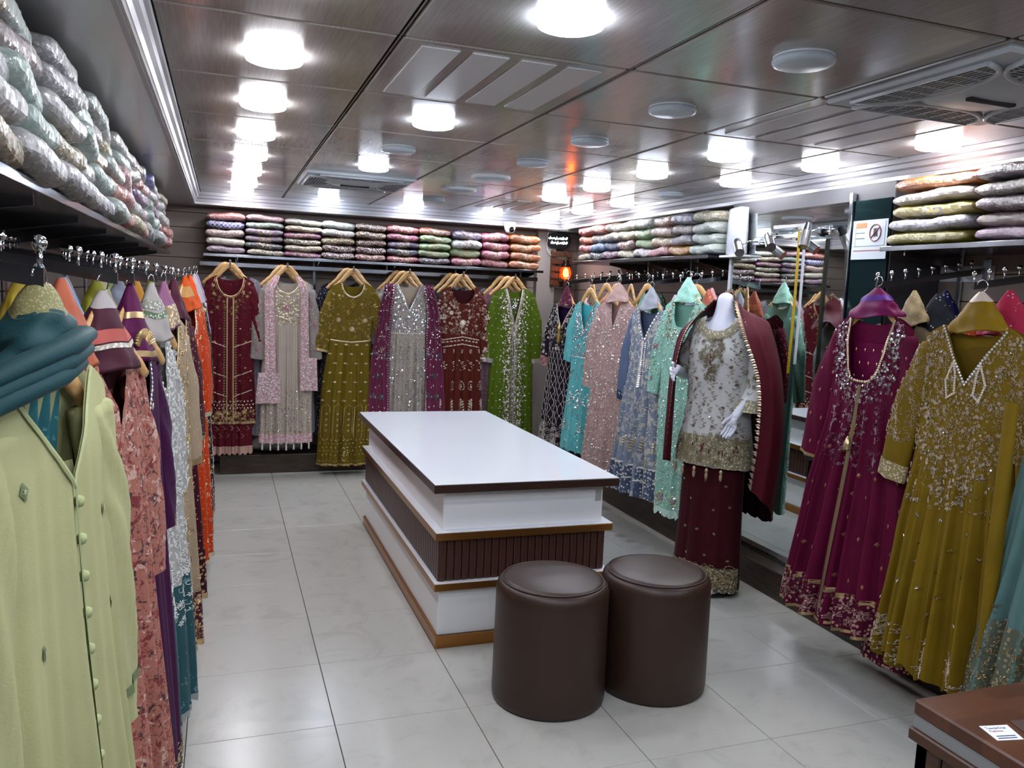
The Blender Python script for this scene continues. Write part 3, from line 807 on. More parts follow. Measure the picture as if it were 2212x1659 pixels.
from mathutils import noise as mnoise
def pack_mesh(seed, L=0.275, D=0.30, Hh=0.064):
    """soft folded suit in crumpled clear film: a boxy pillow with sharp little facets"""
    g = random.Random(seed); ph = [g.uniform(0, 6) for _ in range(6)]; rows = []; nx, nr = 46, 44; off = Vector((seed*7.3, seed*3.1, 1.7))
    for i in range(nx+1):
        x = -1+2*i/nx; sx = max(0.0, 1-abs(x)**7)**0.40; sx = max(0.05, sx)
        rw = []
        for j in range(nr):
            a = 2*PI*j/nr; c, sn = math.cos(a), math.sin(a)
            y = D/2*math.copysign(abs(c)**0.6, c)*(0.8+0.2*sx); z = Hh/2*math.copysign(abs(sn)**0.62, sn)*sx
            bump = 1+0.05*math.sin(5*x+ph[0]+2*a)+0.04*math.sin(9*x+ph[1]-3*a)+0.03*math.sin(14*x+ph[2]+a)
            p = Vector((x*L/2*(1+0.012*math.sin(a*2+ph[3])), y*(0.97+0.03*bump), z*bump+Hh/2+0.004*math.sin(3*x+ph[4])))
            k = abs(mnoise.noise(p*38+off))*0.6+abs(mnoise.noise(p*90+off))*0.45
            n = Vector((0.25*x, y/D*2, (p.z-Hh/2)/Hh*2)); n.normalize()
            rw.append((p+n*(0.0060*(0.35-k))+Vector((g.uniform(-1, 1), g.uniform(-1, 1), g.uniform(-1, 1)))*0.0006)[:])
        rows.append(rw)
    mb = MB().grid(rows, close=True); mb.f += [tuple(range(nr-1, -1, -1)), tuple(nx*nr+k for k in range(nr))]
    me = mb.mesh('wrapped_suit'); me.materials.append(WHITEPL)
    return me
PACKS = [pack_mesh(i) for i in range(5)]
def pack_mat(col, style='plain', c2='c9b48c', crinkle=0.5):
    key = ('pack', col, style, c2, crinkle)
    if key in MATS: return MATS[key]
    n = NT('wrapped_%d' % len(MATS)); c = tuple(v*0.62 for v in lin(col)); v = n.coord()
    nz = n.add('ShaderNodeTexNoise', Scale=22.0, Detail=4.0); n.link(v, nz.inputs['Vector'])
    colr = n.mix(nz.outputs['Fac'], tuple(x*0.8 for x in c), tuple(min(1, x*1.2) for x in c))
    def xmask(a, b, inv=False):
        sp = n.add('ShaderNodeSeparateXYZ'); n.link(v, sp.inputs[0]); ab = n.add('ShaderNodeMath', operation='ABSOLUTE'); n.link(sp.outputs[0], ab.inputs[0])
        return n.ramp(ab.outputs[0], [(a, (0, 0, 0) if inv else (1, 1, 1)), (b, (1, 1, 1) if inv else (0, 0, 0))])
    if style in ('centre', 'all', 'ends', 'lattice'):
        if style == 'lattice':
            vo = n.add('ShaderNodeTexVoronoi', Scale=48.0, Randomness=0.0, feature='DISTANCE_TO_EDGE')
            mp = n.add('ShaderNodeMapping'); mp.inputs['Rotation'].default_value = (0, R(45), 0); n.link(v, mp.inputs['Vector']); n.link(mp.outputs[0], vo.inputs['Vector'])
            pat = n.ramp(vo.outputs['Distance'], [(0.06, (1, 1, 1)), (0.1, (0, 0, 0))])
        else:
            vo = n.add('ShaderNodeTexVoronoi', Scale=95.0); n.link(v, vo.inputs['Vector'])
            pat = n.ramp(vo.outputs['Distance'], [(0.42, (1, 1, 1)), (0.55, (0, 0, 0))])
        emb = n.mix(pat, colr, tuple(v*0.68 for v in lin(c2)))
        if style == 'centre': colr = n.mix(xmask(0.045, 0.052), colr, emb)
        elif style == 'ends': colr = n.mix(xmask(0.085, 0.09), colr, emb)
        elif style == 'lattice': colr = n.mix(xmask(0.11, 0.112), colr, emb)
        else: colr = emb
    n.link(colr, n.b.inputs['Base Color'])
    n.set(Roughness=0.5, Coat_Weight=1.0, Coat_Roughness=0.11, Specular_IOR_Level=0.3, Coat_IOR=2.4)
    # crinkled film: sharp ridges in the clear coat
    mp = n.add('ShaderNodeMapping'); mp.inputs['Scale'].default_value = (5.5, 0.8, 0.8); mp.inputs['Rotation'].default_value = (0, 0.25, 0.2); n.link(v, mp.inputs['Vector'])
    mu = n.add('ShaderNodeTexNoise', Scale=42.0, Detail=5.0, Roughness=0.6, Distortion=2.2); n.link(mp.outputs[0], mu.inputs['Vector'])
    bp = n.add('ShaderNodeBump'); bp.inputs['Strength'].default_value = min(1.0, crinkle*1.4); bp.inputs['Distance'].default_value = 0.010; n.link(mu.outputs['Fac'], bp.inputs['Height'])
    n.link(bp.outputs['Normal'], n.b.inputs['Coat Normal'])
    bp2 = n.add('ShaderNodeBump'); bp2.inputs['Strength'].default_value = crinkle*0.3; bp2.inputs['Distance'].default_value = 0.006; n.link(mu.outputs['Fac'], bp2.inputs['Height']); n.link(bp2.outputs['Normal'], n.b.inputs['Normal'])
    MATS[key] = n.m; return n.m
pk = [0]
def pack(loc, rz, mat, label, group, sx=1.0, sy=1.0, sz=1.0, tilt=0.0):
    me = PACKS[pk[0] % 5]; pk[0] += 1
    o = bpy.data.objects.new('wrapped_suit', me); link(o); o.location = loc; o.rotation_euler = (0, tilt, rz); o.scale = (sx, sy, sz)
    o.material_slots[0].link = 'OBJECT'; o.material_slots[0].material = mat
    return tag(o, label, 'wrapped suit', group)

P_ = lambda c, s='plain', k='c9b48c': (c, s, k)
back_stacks = [
 [('mauve', P_('8f7486')), ('cream', P_('d8d0c2')), ('taupe and red', P_('97837a', 'all', 'c8a8a0')), ('blue lattice', P_('2c2c8c', 'lattice', 'd8d4d0')), ('rust red', P_('93453c'))],
 [('cream and brown', P_('dcd2c0', 'all', '7a6450')), ('black', P_('24262c', 'centre')), ('mauve', P_('876c82', 'centre')), ('mauve', P_('876c82', 'centre')), ('mint', P_('96a896')), ('rose pink', P_('ae727e'))],
 [('pink and gold', P_('b06090', 'ends', 'cdb890')), ('grey and gold', P_('9a8878', 'all', 'd0c0a0')), ('beige with dark edge', P_('5c564c', 'all', 'd8c8a8')), ('pink and gold', P_('b06090', 'ends', 'cdb890')), ('gold beige', P_('a89070', 'all', 'e0d0b0')), ('greige', P_('a8a092', 'all', 'c8c0b0'))],
 [('maroon and white', P_('5c1f2a', 'all', 'd8c8c0')), ('maroon and white', P_('5c1f2a', 'all', 'd8c8c0')), ('gold beige', P_('8a7450', 'all', 'd8c49a')), ('white', P_('d8d6d0', 'centre', 'b08878')), ('pale mint', P_('a4b0a4', 'centre', '90887a'))],
 [('red and gold', P_('8e2a3c', 'all', 'd8b8a0')), ('maroon and white', P_('5a1c26', 'all', 'd8c8c0')), ('dark maroon', P_('4e1c24', 'all', 'c8a890')), ('gold and maroon', P_('6e4638', 'all', 'd0b48a')), ('dark maroon', P_('4a1a20', 'all', 'b89c80'))],
 [('crimson and gold', P_('b01c48', 'ends', 'd8c0a0')), ('navy', P_('20283c', 'centre')), ('purple', P_('5c3e66', 'centre')), ('pink', P_('b04a6c', 'centre')), ('crimson and gold', P_('a41f44', 'ends', 'cdb494'))],
 [('aubergine', P_('38181f', 'all', '8a7484')), ('pale green', P_('9cb478', 'centre', 'c0a080')), ('pale green', P_('9cb478', 'centre', 'c0a080')), ('pale green', P_('9cb478', 'centre', 'c0a080')), ('rust orange', P_('a8502c', 'centre'))],
 [('rose pink', P_('b05468', 'centre')), ('pale green', P_('96b070', 'centre', 'b89878')), ('white', P_('dcdcdc', 'centre', 'a87860')), ('purple', P_('6c4c70', 'centre', 'b8a080'))],
 [('rose pink', P_('b05468', 'all', 'c88a80')), ('rose pink', P_('b04c64', 'centre')), ('rose pink', P_('b04c64', 'centre')), ('rose pink', P_('b05468', 'centre'))],
 [('orange', P_('c06820', 'centre')), ('orange', P_('c06820', 'centre')), ('orange', P_('c8701e', 'centre')), ('orange', P_('c8701e', 'centre'))],
]
def stacklabel(colr, lvl, n, i, total, where, endname):
    pos = 'bottom of' if lvl == 0 else ('top of' if lvl == n-1 else '%s up in' % ORD[lvl])
    return '%s wrapped suit, %s %s stack from %s' % (colr, pos, ORD[i], where)
edges = [443, 525, 607, 690, 765, 835, 907, 978, 1045, 1105, 1168]
bx_ = [-0.118, 0.168, 0.455, 0.75, 1.018, 1.272, 1.545, 1.820, 2.092, 2.345, 2.632]
for i, st in enumerate(back_stacks):
    x0, x1 = bx_[i], bx_[i+1]; wd = x1-x0; n = len(st); tot = 0.318 if i < 2 else (0.305 if i < 7 else 0.30); hh = tot/n
    for k, (cn, (c, s_, c2)) in enumerate(st):
        pack(((x0+x1)/2+rnd.uniform(-0.006, 0.006), 6.885+rnd.uniform(-0.012, 0.012), 1.729+hh*k), rnd.uniform(-0.03, 0.03), pack_mat(c, s_, c2), stacklabel(cn, k, n, i, 10, 'left, back shelf', ''), 'wrapped suits on the back shelf', wd*1.0/0.275, 1.05, hh/0.060, rnd.uniform(-0.012, 0.012))
far_stacks = [
 [('beige', P_('b8a88e')), ('red', P_('a8282c')), ('orange', P_('d2601c')), ('red', P_('b03030'))],
 [('navy', P_('39466c', 'centre')), ('sky blue', P_('5f8cc4')), ('silver beige', P_('a89e90', 'all', 'd8d0c4')), ('orange', P_('cc5a20'))],
 [('plum', P_('6c3058')), ('denim blue', P_('3f5c84')), ('silver beige', P_('aaa294', 'all', 'd8d0c4')), ('beige', P_('a89c88', 'all', 'd0c8b8'))],
 [('beige and yellow', P_('b8ac80', 'all', 'e0d8c8')), ('maroon and beige', P_('702c38', 'ends', 'd0c0b0')), ('gold grey', P_('968a68', 'all', 'd8d0b0')), ('grey', P_('a09c90', 'all', 'd0ccc4'))],
 [('mauve grey', P_('a0909a', 'all', 'd8d0d4')), ('light green', P_('94b078')), ('pale green', P_('9cb884')), ('silver', P_('a8a8a4', 'all', 'dcdcd8'))],
 [('coral pink', P_('d08a90')), ('gold pink', P_('b8a078', 'all', 'd8c8a8')), ('peach', P_('c8a898', 'all', 'dccabc')), ('peach', P_('c49c8c'))],
 [('gold', P_('c48a2a')), ('grey purple', P_('8a8490')), ('taupe', P_('9a8e88')), ('lilac grey', P_('9c9caa'))],
 [('pale silver green', P_('bcc8c0')), ('pale silver green', P_('b8c4bc')), ('pale silver green', P_('c0c8c0')), ('beige gold', P_('a8a080', 'all', 'd4ccb4'))],
]
for i, st in enumerate(far_stacks):
    y1 = 6.16-0.243*i; n = len(st); hh = 0.27/n
    for k, (cn, (c, s_, c2)) in enumerate(st):
        pack((2.885+rnd.uniform(-0.015, 0.015), y1-0.1215, 1.801+hh*k), -PI/2+rnd.uniform(-0.04, 0.04), pack_mat(c, s_, c2), stacklabel(cn, k, n, i, 8, 'corner, far right shelf', ''), 'wrapped suits on the far right shelf', 0.90, 1.1, hh/0.060, rnd.uniform(-0.03, 0.03))
near_stacks = [
 [('lime', P_('b2aa38')), ('pale lilac blue', P_('c4c4d4', 'all', 'dcd8e4')), ('yellow', P_('c4b43c', 'centre', '8a8470')), ('cream', P_('dcd2c4')), ('orange', P_('d67c18'))],
 [('pale pink', P_('dcbcd4')), ('beige pink', P_('b8a49a')), ('mauve', P_('9e8894', 'all', 'c8b8c0')), ('greige', P_('a6a296', 'all', 'c8c4b8')), ('grey purple', P_('8a808a'))],
 [('pink', P_('d8a8cc')), ('yellow and pink', P_('d8c878', 'all', 'e0d0c8')), ('blush', P_('dcbccc')), ('cream', P_('d0ccc0')), ('cream', P_('cfcabf'))],
 [('lilac', P_('b8a8c8')), ('beige', P_('c0b4a4')), ('rose', P_('c08c98')), ('mint', P_('a8bcb0')), ('gold', P_('b89c60'))],
 [('peach', P_('d0a890')), ('grey', P_('a0a0a4')), ('pink', P_('d0a0b8')), ('cream', P_('d8d0c0')), ('blue', P_('7a90b8'))],
]
for i, st in enumerate(near_stacks):
    y1 = 2.835-0.42*i; n = len(st); hh = 0.285/n
    for k, (cn, (c, s_, c2)) in enumerate(st):
        pack((2.87+rnd.uniform(-0.015, 0.015), y1-0.205, 1.797+hh*k), -PI/2+rnd.uniform(-0.03, 0.03), pack_mat(c, s_, c2, 0.4), stacklabel(cn, k, n, i, 5, 'mirror, near right shelf', ''), 'wrapped suits on the near right shelf', 1.47, 1.1, hh/0.060, rnd.uniform(-0.02, 0.02))
nearpal = [('silver grey', P_('8c8e92', 'all', 'a8aaac')), ('mint silver', P_('98b2a8')), ('pale mint', P_('a4bcb2')), ('gold brown', P_('74643c', 'all', '988858')), ('mauve grey', P_('7c6a6c', 'all', '988884')), ('pearl white', P_('b0b0b0')), ('pale sage', P_('94a69c')), ('silver lilac', P_('94949e'))]
farpal = [('beige silver', P_('b0a898', 'all', 'd8d4cc')), ('maroon', P_('6c2834', 'all', 'c0a8a0')), ('purple', P_('5c2a6c')), ('deep blue', P_('34409a')), ('rust red', P_('b0503c')), ('pearl grey', P_('c8c8c8')), ('olive gold', P_('968a54', 'all', 'd0c8a0')), ('rose', P_('b47c80', 'all', 'd0b0b0')), ('silver', P_('b8bcbc')), ('peach', P_('c89a84')), ('grey green', P_('a0aca0'))]
for i in range(21):
    y0 = -0.35+0.322*i
    for k in range(5):
        pal = nearpal if (i < 11 or rnd.random() < 0.4) else farpal
        cn, (c, s_, c2) = pal[(i*3+k*2+rnd.randrange(3)) % len(pal)]
        lab = '%s wrapped suit, %s %s stack from far end, left shelf' % (cn, 'bottom of' if k == 0 else ('top of' if k == 4 else '%s up in' % ORD[k]), ORD[20-i] if 20-i < 20 else 'nearest')
        pack((-0.535+rnd.uniform(-0.02, 0.02)+0.008*(4-k), y0+rnd.uniform(-0.05, 0.05), 1.717+0.068*k), PI/2+rnd.uniform(-0.10, 0.10), pack_mat(c, s_, c2, 0.9), lab, 'wrapped suits on the left shelf', 1.22, 1.18, 1.2, rnd.uniform(-0.02, 0.10))
# ================================================================== BACK WALL RACK
t = empty('hanging_rail', (1.25, 6.88, 1.655), 0, 'dark chrome hanging rail along the back wall below the shelf', 'rail')
MB().cbox(-1.42, 1.42, -0.007, 0.007, -0.017, 0.017, 0.002).build('bar', DARKCHROME, t)
for k in range(5): MB().cbox(-1.25+0.62*k-0.008, -1.25+0.62*k+0.008, 0.0, 0.226, -0.012, 0.012, 0.002).build('bracket', CHROME, t)
def faceout(x, i):
    t = empty('rack_arm', (x, 6.88, 1.655), 0, 'short chrome arm under the %s front hanger on the back rail' % ORD[i], 'rack arm', 'arms on the back rail')
    MB().cbox(-0.006, 0.006, -0.295, -0.007, -0.010, 0.014, 0.002).build('bar', DARKCHROME, t)
    MB().cbox(-0.007, 0.007, -0.302, -0.295, -0.012, 0.030, 0.002).build('end_stop', CHROME, t)

BK = 'gowns hanging on the back wall'
def simple_dress(pos, rz, col, label, group, L=1.25, hw=0.19, hem=0.22, neck=('round', 0.09, 0.10), seed=0, deco=None, fab=None, sl=True, nu=28):
    r = empty('gown', pos, rz, label, 'gown', group)
    D = Dress(r, L, [(0, hw), (-0.22, hw*0.93), (-0.4, hw*0.85), (-L, hem)], [(0, 0.012), (-0.1, 0.028), (-L, 0.05)], [(0, 0.0), (-0.3, 0.004), (-L, 0.02)], 5, neck, seed)
    m = fab or fabric(col); D.body(m, nu, 24)
    if sl:
        for s in (-1, 1):
            S = Sleeve(r, [(s*hw*0.93, 0, -0.055), (s*(hw+0.02), 0.0, -0.25), (s*(hw+0.03), 0, -0.50)], [0.06, 0.055, 0.05], 0.4, seed); S.body(m, 10, 8)
    if deco: deco(D)
    D.finish(); return r

bxs = [0.055, 0.475, 0.985, 1.440, 1.895, 2.355]
for i, x in enumerate(bxs): faceout(x, i)
ZT = 1.565
def back_hangers(i, x, n, names):
    for k in range(n):
        lab = 'pale wooden hanger of the %s' % names if k == 0 else 'wooden hanger %s behind the %s' % (('just' if k == 1 else 'farther back'), names)
        hanger((x-0.035*k, 6.605+0.075*k, ZT+0.008+(0.002 if k == 0 else 0.004*k)), 0.06*k, lab, 'hangers on the back rail', hook=False)

# 1 maroon
r = empty('gown', (bxs[0], 6.60, ZT), 0, 'maroon gown with gold neckline, star motifs and scalloped hem', 'gown', BK)
MAR = fabric('540f1d', 0.75, 0.3, speck='a8796c', sscale=46, samt=0.12); MAR2 = fabric('460b18', 0.75, 0.3, speck='b48878', sscale=60, samt=0.3)
D = Dress(r, 1.36, [(0, 0.175), (-0.2, 0.172), (-0.45, 0.170), (-1.13, 0.19), (-1.16, 0.165), (-1.36, 0.17)], [(0, 0.012), (-0.12, 0.035), (-1.36, 0.05)], [(0, 0), (-0.25, 0.004), (-1.36, 0.016)], 4, ('round', 0.095, 0.15), 3)
D.body(MAR); D.necktrim(GOLD, 0.016)
for sx in (-0.022, 0.022): D.ribbon(GOLD, [(sx, -0.16), (sx, -1.12)], 0.012, 'placket')
D.scatter(GOLD, [M_curl, M_branch, M_flower], 150, (-0.15, 0.15, -0.42, -0.04), (0.010, 0.017), 1, lambda x, z: max(0, 1-(abs(math.hypot(x, (z+0.06)*0.8)-0.14))/0.09))
D.lattice(GOLD, M_star, 0.075, 0.10, (-0.15, 0.15, -0.88, -0.40), 0.011, prob=lambda x, z: abs(x) > 0.045)
for zz in (-0.50, -0.73, -0.88):
    for s in (-1, 1): D.line(PALEGOLD, [(s*0.03, zz-0.04), (s*0.165, zz+0.01)], 0.010, M_bead, 0.005)
D.line(ROSEGOLD, [(-0.04, -0.2), (-0.04, -1.1)], 0.02, M_flower, 0.009); D.line(ROSEGOLD, [(0.04, -0.2), (0.04, -1.1)], 0.02, M_flower, 0.009)
D.band(MAR2, -1.13, -0.95); D.band(GOLD, -1.135, -1.115, 'gold_edge', 0.006)
D.lattice(PALEGOLD, M_bead, 0.026, 0.026, (-0.18, 0.18, -1.03, -0.96), 0.006); D.scatter(GOLD, [M_flower, M_curl], 130, (-0.18, 0.18, -1.11, -1.03), (0.010, 0.015), 2)
D.lattice(ROSEGOLD, M_branch, 0.055, 0.06, (-0.15, 0.15, -1.28, -1.17), 0.016, jit=0.008)
D.band(ROSEGOLD, -1.36, -1.31, 'scalloped_hem', 0.004, scallop=0.02, nsc=9)
for s in (-1, 1):
    S = Sleeve(r, [(s*0.165, 0, -0.05), (s*0.195, -0.01, -0.25), (s*0.215, -0.015, -0.52)], [0.052, 0.045, 0.038], 0.5, 1); S.body(MAR); S.cuff(GOLD, 0.02); S.finish()
D.finish(); back_hangers(0, bxs[0], 2, 'maroon gown with star motifs')

# 2 taupe with pink stole
r = empty('gown', (bxs[1], 6.60, ZT-0.012), 0, 'pinstriped taupe gown with pink embroidered stole and tasselled pink hem', 'gown', BK)
TAU = fabric('a3968a', 0.7, 0.2, stripes=('d8cec0', 24.0, 0.55)); PNK = fabric('c09a9f', 0.7, 0.3, speck='e2d2d2', sscale=70, samt=0.45); NETG = fabric('8e8580', 0.7, 0.2, speck='b8b0a6', sscale=50, samt=0.25)
D = Dress(r, 1.28, [(0, 0.185), (-0.2, 0.18), (-0.42, 0.175), (-0.9, 0.20), (-1.28, 0.205)], [(0, 0.012), (-0.12, 0.035), (-1.28, 0.06)], [(0, 0), (-0.3, 0.003), (-0.45, 0.010), (-1.28, 0.02)], 6, ('round', 0.085, 0.10), 8)
D.body(TAU); D.necktrim(PALEGOLD, 0.014)
D.scatter(PALEGOLD, [M_curl, M_bead, M_flower], 240, (-0.09, 0.09, -0.34, -0.09), (0.006, 0.011), 3, lambda x, z: 0.9)
D.put(thread('c06a8c', 0.4, 0.3), M_flower, 0, -0.215, 0.026); D.put(SILVER, M_bead, 0, -0.215, 0.009)
for x in (-0.045, 0.045): D.put(PALEGOLD, M_ring, x, -0.33, 0.024)
for z in (-0.15, -0.25, -0.295): D.line(BEAD, [(-0.1, z+0.02), (0, z-0.012), (0.1, z+0.02)], 0.014, M_bead, 0.005)
D.lattice(PALEGOLD, M_curl, 0.05, 0.05, (-0.2, 0.2, -1.19, -0.92), 0.020, jit=0.008); D.scatter(SILVER, [M_bead], 260, (-0.2, 0.2, -1.19, -0.86), (0.003, 0.006), 9)
D.band(PNK, -1.28, -1.20); D.band(PALEGOLD, -1.203, -1.193, 'gold_edge', 0.006)
for k in range(7):
    x = -0.18+0.06*k; p = D.pt(x/0.206, -1.27)
    MB().lathe([(0.001, 0), (0.006, -0.006), (0.004, -0.014), (0.007, -0.03), (0.008, -0.065), (0.001, -0.066)], 8, (p.x, p.y, p.z)).build('tassel', BEAD, r, True)
for s in (-1, 1):
    S = Sleeve(r, [(s*0.175, 0, -0.05), (s*0.205, -0.005, -0.3), (s*0.215, -0.01, -0.62)], [0.06, 0.06, 0.06], 0.5, 2); S.body(NETG)
    for k in range(3): S.put(thread('b87890', 0.5, 0.2), M_flower, 0.005*s, -0.14-0.17*k, 0.020)
    S.finish()
D.finish()
st = empty('pink_stole', (bxs[1], 6.535, ZT-0.012), 0, 'pink embroidered stole hanging open over the pinstriped taupe gown', 'stole')
P1 = Panel(st, [(0.03, -0.10), (-0.08, -0.17), (-0.9, -0.165), (-1.07, -0.235)], [(0.03, -0.055), (-0.08, -0.10), (-0.9, -0.075), (-1.07, -0.05)], [(0.03, 0.05), (-0.06, 0.01), (-1.0, -0.005)], 0.03, -0.78, 2, 0.004, 1); P1.body(PNK, name='left_panel')
P1b = Panel(st, [(-0.70, -0.215), (-1.0, -0.235)], [(-0.70, -0.05), (-1.0, -0.05)], [(-0.7, -0.018), (-1.0, -0.018)], -0.72, -0.96, 2, 0.004, 2); P1b.body(PNK, name='left_end_panel')
P2 = Panel(st, [(0.03, 0.06), (-0.08, 0.10), (-0.9, 0.105)], [(0.03, 0.10), (-0.08, 0.155), (-0.9, 0.175)], [(0.03, 0.05), (-0.06, 0.01), (-1.0, -0.005)], 0.03, -0.62, 2, 0.004, 3); P2.body(PNK, name='right_panel')
P2b = Panel(st, [(-0.6, 0.10), (-0.86, 0.10)], [(-0.6, 0.225), (-0.86, 0.235)], [(-0.6, -0.018), (-0.9, -0.018)], -0.60, -0.86, 2, 0.004, 4); P2b.body(PNK, name='right_end_panel')
for P in (P1, P2, P1b, P2b):
    P.scatter(thread('e6dcdc', 0.4, 0.4), [M_flower, M_bead], 200, (-0.1, 0.1, P.zb+0.01, P.zt-0.02), (0.004, 0.007), 5); P.finish()
back_hangers(1, bxs[1], 2, 'pinstriped taupe gown')

# 3 olive
r = empty('gown', (bxs[2], 6.60, ZT-0.01), 0, 'olive gown with dense gold bodice and lotus-dotted skirt', 'gown', BK)
OLV = fabric('6b5a14', 0.7, 0.25, fine=0.16)
D = Dress(r, 1.47, [(0, 0.185), (-0.2, 0.175), (-0.42, 0.17), (-0.9, 0.215), (-1.47, 0.225)], [(0, 0.012), (-0.12, 0.035), (-0.45, 0.05), (-1.47, 0.10)], [(0, 0), (-0.40, 0.003), (-0.6, 0.014), (-1.47, 0.03)], 5, ('round', 0.085, 0.11), 12, lean=0.03)
D.body(OLV); D.necktrim(PALEGOLD, 0.010); D.put(thread('b39a3c', 0.5, 0.3), M_paisley, 0, -0.165, 0.030)
G2 = thread('c8b078', 0.35, 0.7)
D.scatter(G2, [M_curl, M_flower, M_branch], 330, (-0.16, 0.16, -0.455, -0.04), (0.009, 0.015), 5, lambda x, z: 0.45+0.55*min(1, -z/0.35))
for x in (-0.105, 0.105): D.put(PALEGOLD, lambda q: M_flower(q, 8), x, -0.30, 0.022)
D.put(PALEGOLD, lambda q: M_flower(q, 9), 0, -0.37, 0.025)
D.ribbon(PALEGOLD, [(-0.16, -0.46), (0, -0.475), (0.16, -0.46)], 0.010, 'waist_trim')
D.lattice(PALEGOLD, M_lotus, 0.082, 0.075, (-0.20, 0.20, -0.95, -0.50), 0.017)
for k in range(-2, 3):
    x = k*0.085
    D.line(G2, [(x-0.03, -1.0), (x-0.036, -1.2), (x-0.03, -1.24), (x, -1.27), (x+0.03, -1.24), (x+0.036, -1.2), (x+0.03, -1.0), (x, -0.97), (x-0.03, -1.0)], 0.011, M_bead, 0.0045)
    for q in range(4): D.put(PALEGOLD, M_flower, x, -1.05-0.045*q, 0.012)
D.lattice(PALEGOLD, M_bead, 0.032, 0.03, (-0.22, 0.22, -1.40, -1.26), 0.005); D.put(G2, M_paisley, -0.02, -1.37, 0.05, PI)
D.line(G2, [(-0.225, -1.435), (0.225, -1.435)], 0.014, M_curl, 0.012); D.band(G2, -1.468, -1.452, 'gold_edge', 0.004)
for s in (-1, 1):
    S = Sleeve(r, [(s*0.17, 0, -0.05), (s*0.215, -0.01, -0.28), (s*0.255, -0.015, -0.55)], [0.06, 0.058, 0.066], 0.45, 3); S.body(OLV)
    S.scatter(G2, [M_flower, M_curl], 120, (-0.05, 0.05, -S.len+0.02, -0.1), (0.008, 0.013), 3); S.cuff(G2, 0.018); S.finish()
D.finish(); back_hangers(2, bxs[2], 2, 'olive gown')

# 4 silver-grey with plum dupatta
r = empty('gown', (bxs[3], 6.60, ZT), 0, 'beige and silver V-neck gown with mirror-work bodice', 'gown', BK)
GRY = fabric('a39a90', 0.65, 0.2, speck='d6d2cc', sscale=70, samt=0.28)
D = Dress(r, 1.34, [(0, 0.185), (-0.2, 0.175), (-0.42, 0.165), (-0.9, 0.19), (-1.34, 0.21)], [(0, 0.012), (-0.12, 0.035), (-1.34, 0.08)], [(0, 0), (-0.36, 0.003), (-0.5, 0.012), (-1.34, 0.028)], 6, ('v', 0.095, 0.22), 15)
D.body(GRY, backmat=fabric('b9a894')); D.necktrim(SILVER, 0.016)
D.scatter(SILVER, [M_curl, M_bead, M_flower], 420, (-0.16, 0.16, -0.40, -0.03), (0.005, 0.012), 6, lambda x, z: 0.95 if z < -0.18 or abs(x) < 0.12 else 0.25)
for x in (-0.07, 0.06, 0.0): D.put(MIRRORSEQ, M_bead, x, -0.26-abs(x)*0.3, 0.017)
D.line(BEAD, [(-0.16, -0.405), (0.16, -0.405)], 0.016, M_bead, 0.006)
for k in range(-2, 3):
    x = k*0.066
    D.line(PALEGOLD, [(x-0.03, -0.47), (x, -0.43), (x+0.03, -0.47)], 0.01, M_bead, 0.004)
    D.put(SILVER, M_paisley, x, -0.61, 0.036); D.put(MIRRORSEQ, M_bead, x, -0.52, 0.010); D.put(SILVER, M_flower, x, -0.56, 0.012); D.put(MIRRORSEQ, M_bead, x, -0.61, 0.011)
    D.line(PALEGOLD, [(x+0.033, -0.45), (x+0.033, -1.3)], 0.022, M_curl, 0.009)
D.scatter(SILVER, [M_curl, M_branch, M_bead], 360, (-0.2, 0.2, -1.33, -0.68), (0.006, 0.013), 8)
D.finish()
dp = empty('plum_dupatta', (bxs[3], 6.55, ZT), 0, 'plum dupatta with silver flower clusters draped beside the beige V-neck gown', 'scarf')
PLM = fabric('6c2c48', 0.6, 0.3, fine=0.14); PK = thread('c8a0b0', 0.3, 0.7)
for s in (-1, 1):
    P = Panel(dp, [(0.0, s*0.16-0.045), (-0.25, s*0.20-0.055), (-0.62, s*0.225-0.085), (-1.08, s*0.235-0.10)], [(0.0, s*0.16+0.035), (-0.25, s*0.20+0.05), (-0.62, s*0.225+0.065), (-1.08, s*0.235+0.085)], [(0.0, 0.03), (-0.1, 0.0), (-1.1, -0.012)], -0.005, -1.10-0.03*s, 3, 0.010, s)
    P.body(PLM, name='panel')
    P.lattice(thread('5e5a6a', 0.4, 0.5), lambda q: M_flower(q, 7), 0.09, 0.17, (-0.06, 0.06, -1.04, -0.58), 0.034, jit=0.01); P.lattice(BEAD, M_drop, 0.045, 0.085, (-0.06, 0.06, -1.04, -0.58), 0.010, jit=0.012)
    P.scatter(SILVER, [M_bead, M_drop], 110, (-0.05, 0.05, -0.62, -0.02), (0.005, 0.010), 4)
    for q in range(50): P.put(PK, M_bead, -s*P.H(-0.02-q*0.021)*0.9, -0.02-q*0.021, 0.008)
    for q in range(16): P.put(BEAD, M_bead, -0.1+q*0.013, P.zb+0.014+0.006*math.sin(q*1.6), 0.008)
    P.finish()
back_hangers(3, bxs[3], 3, 'beige V-neck gown')

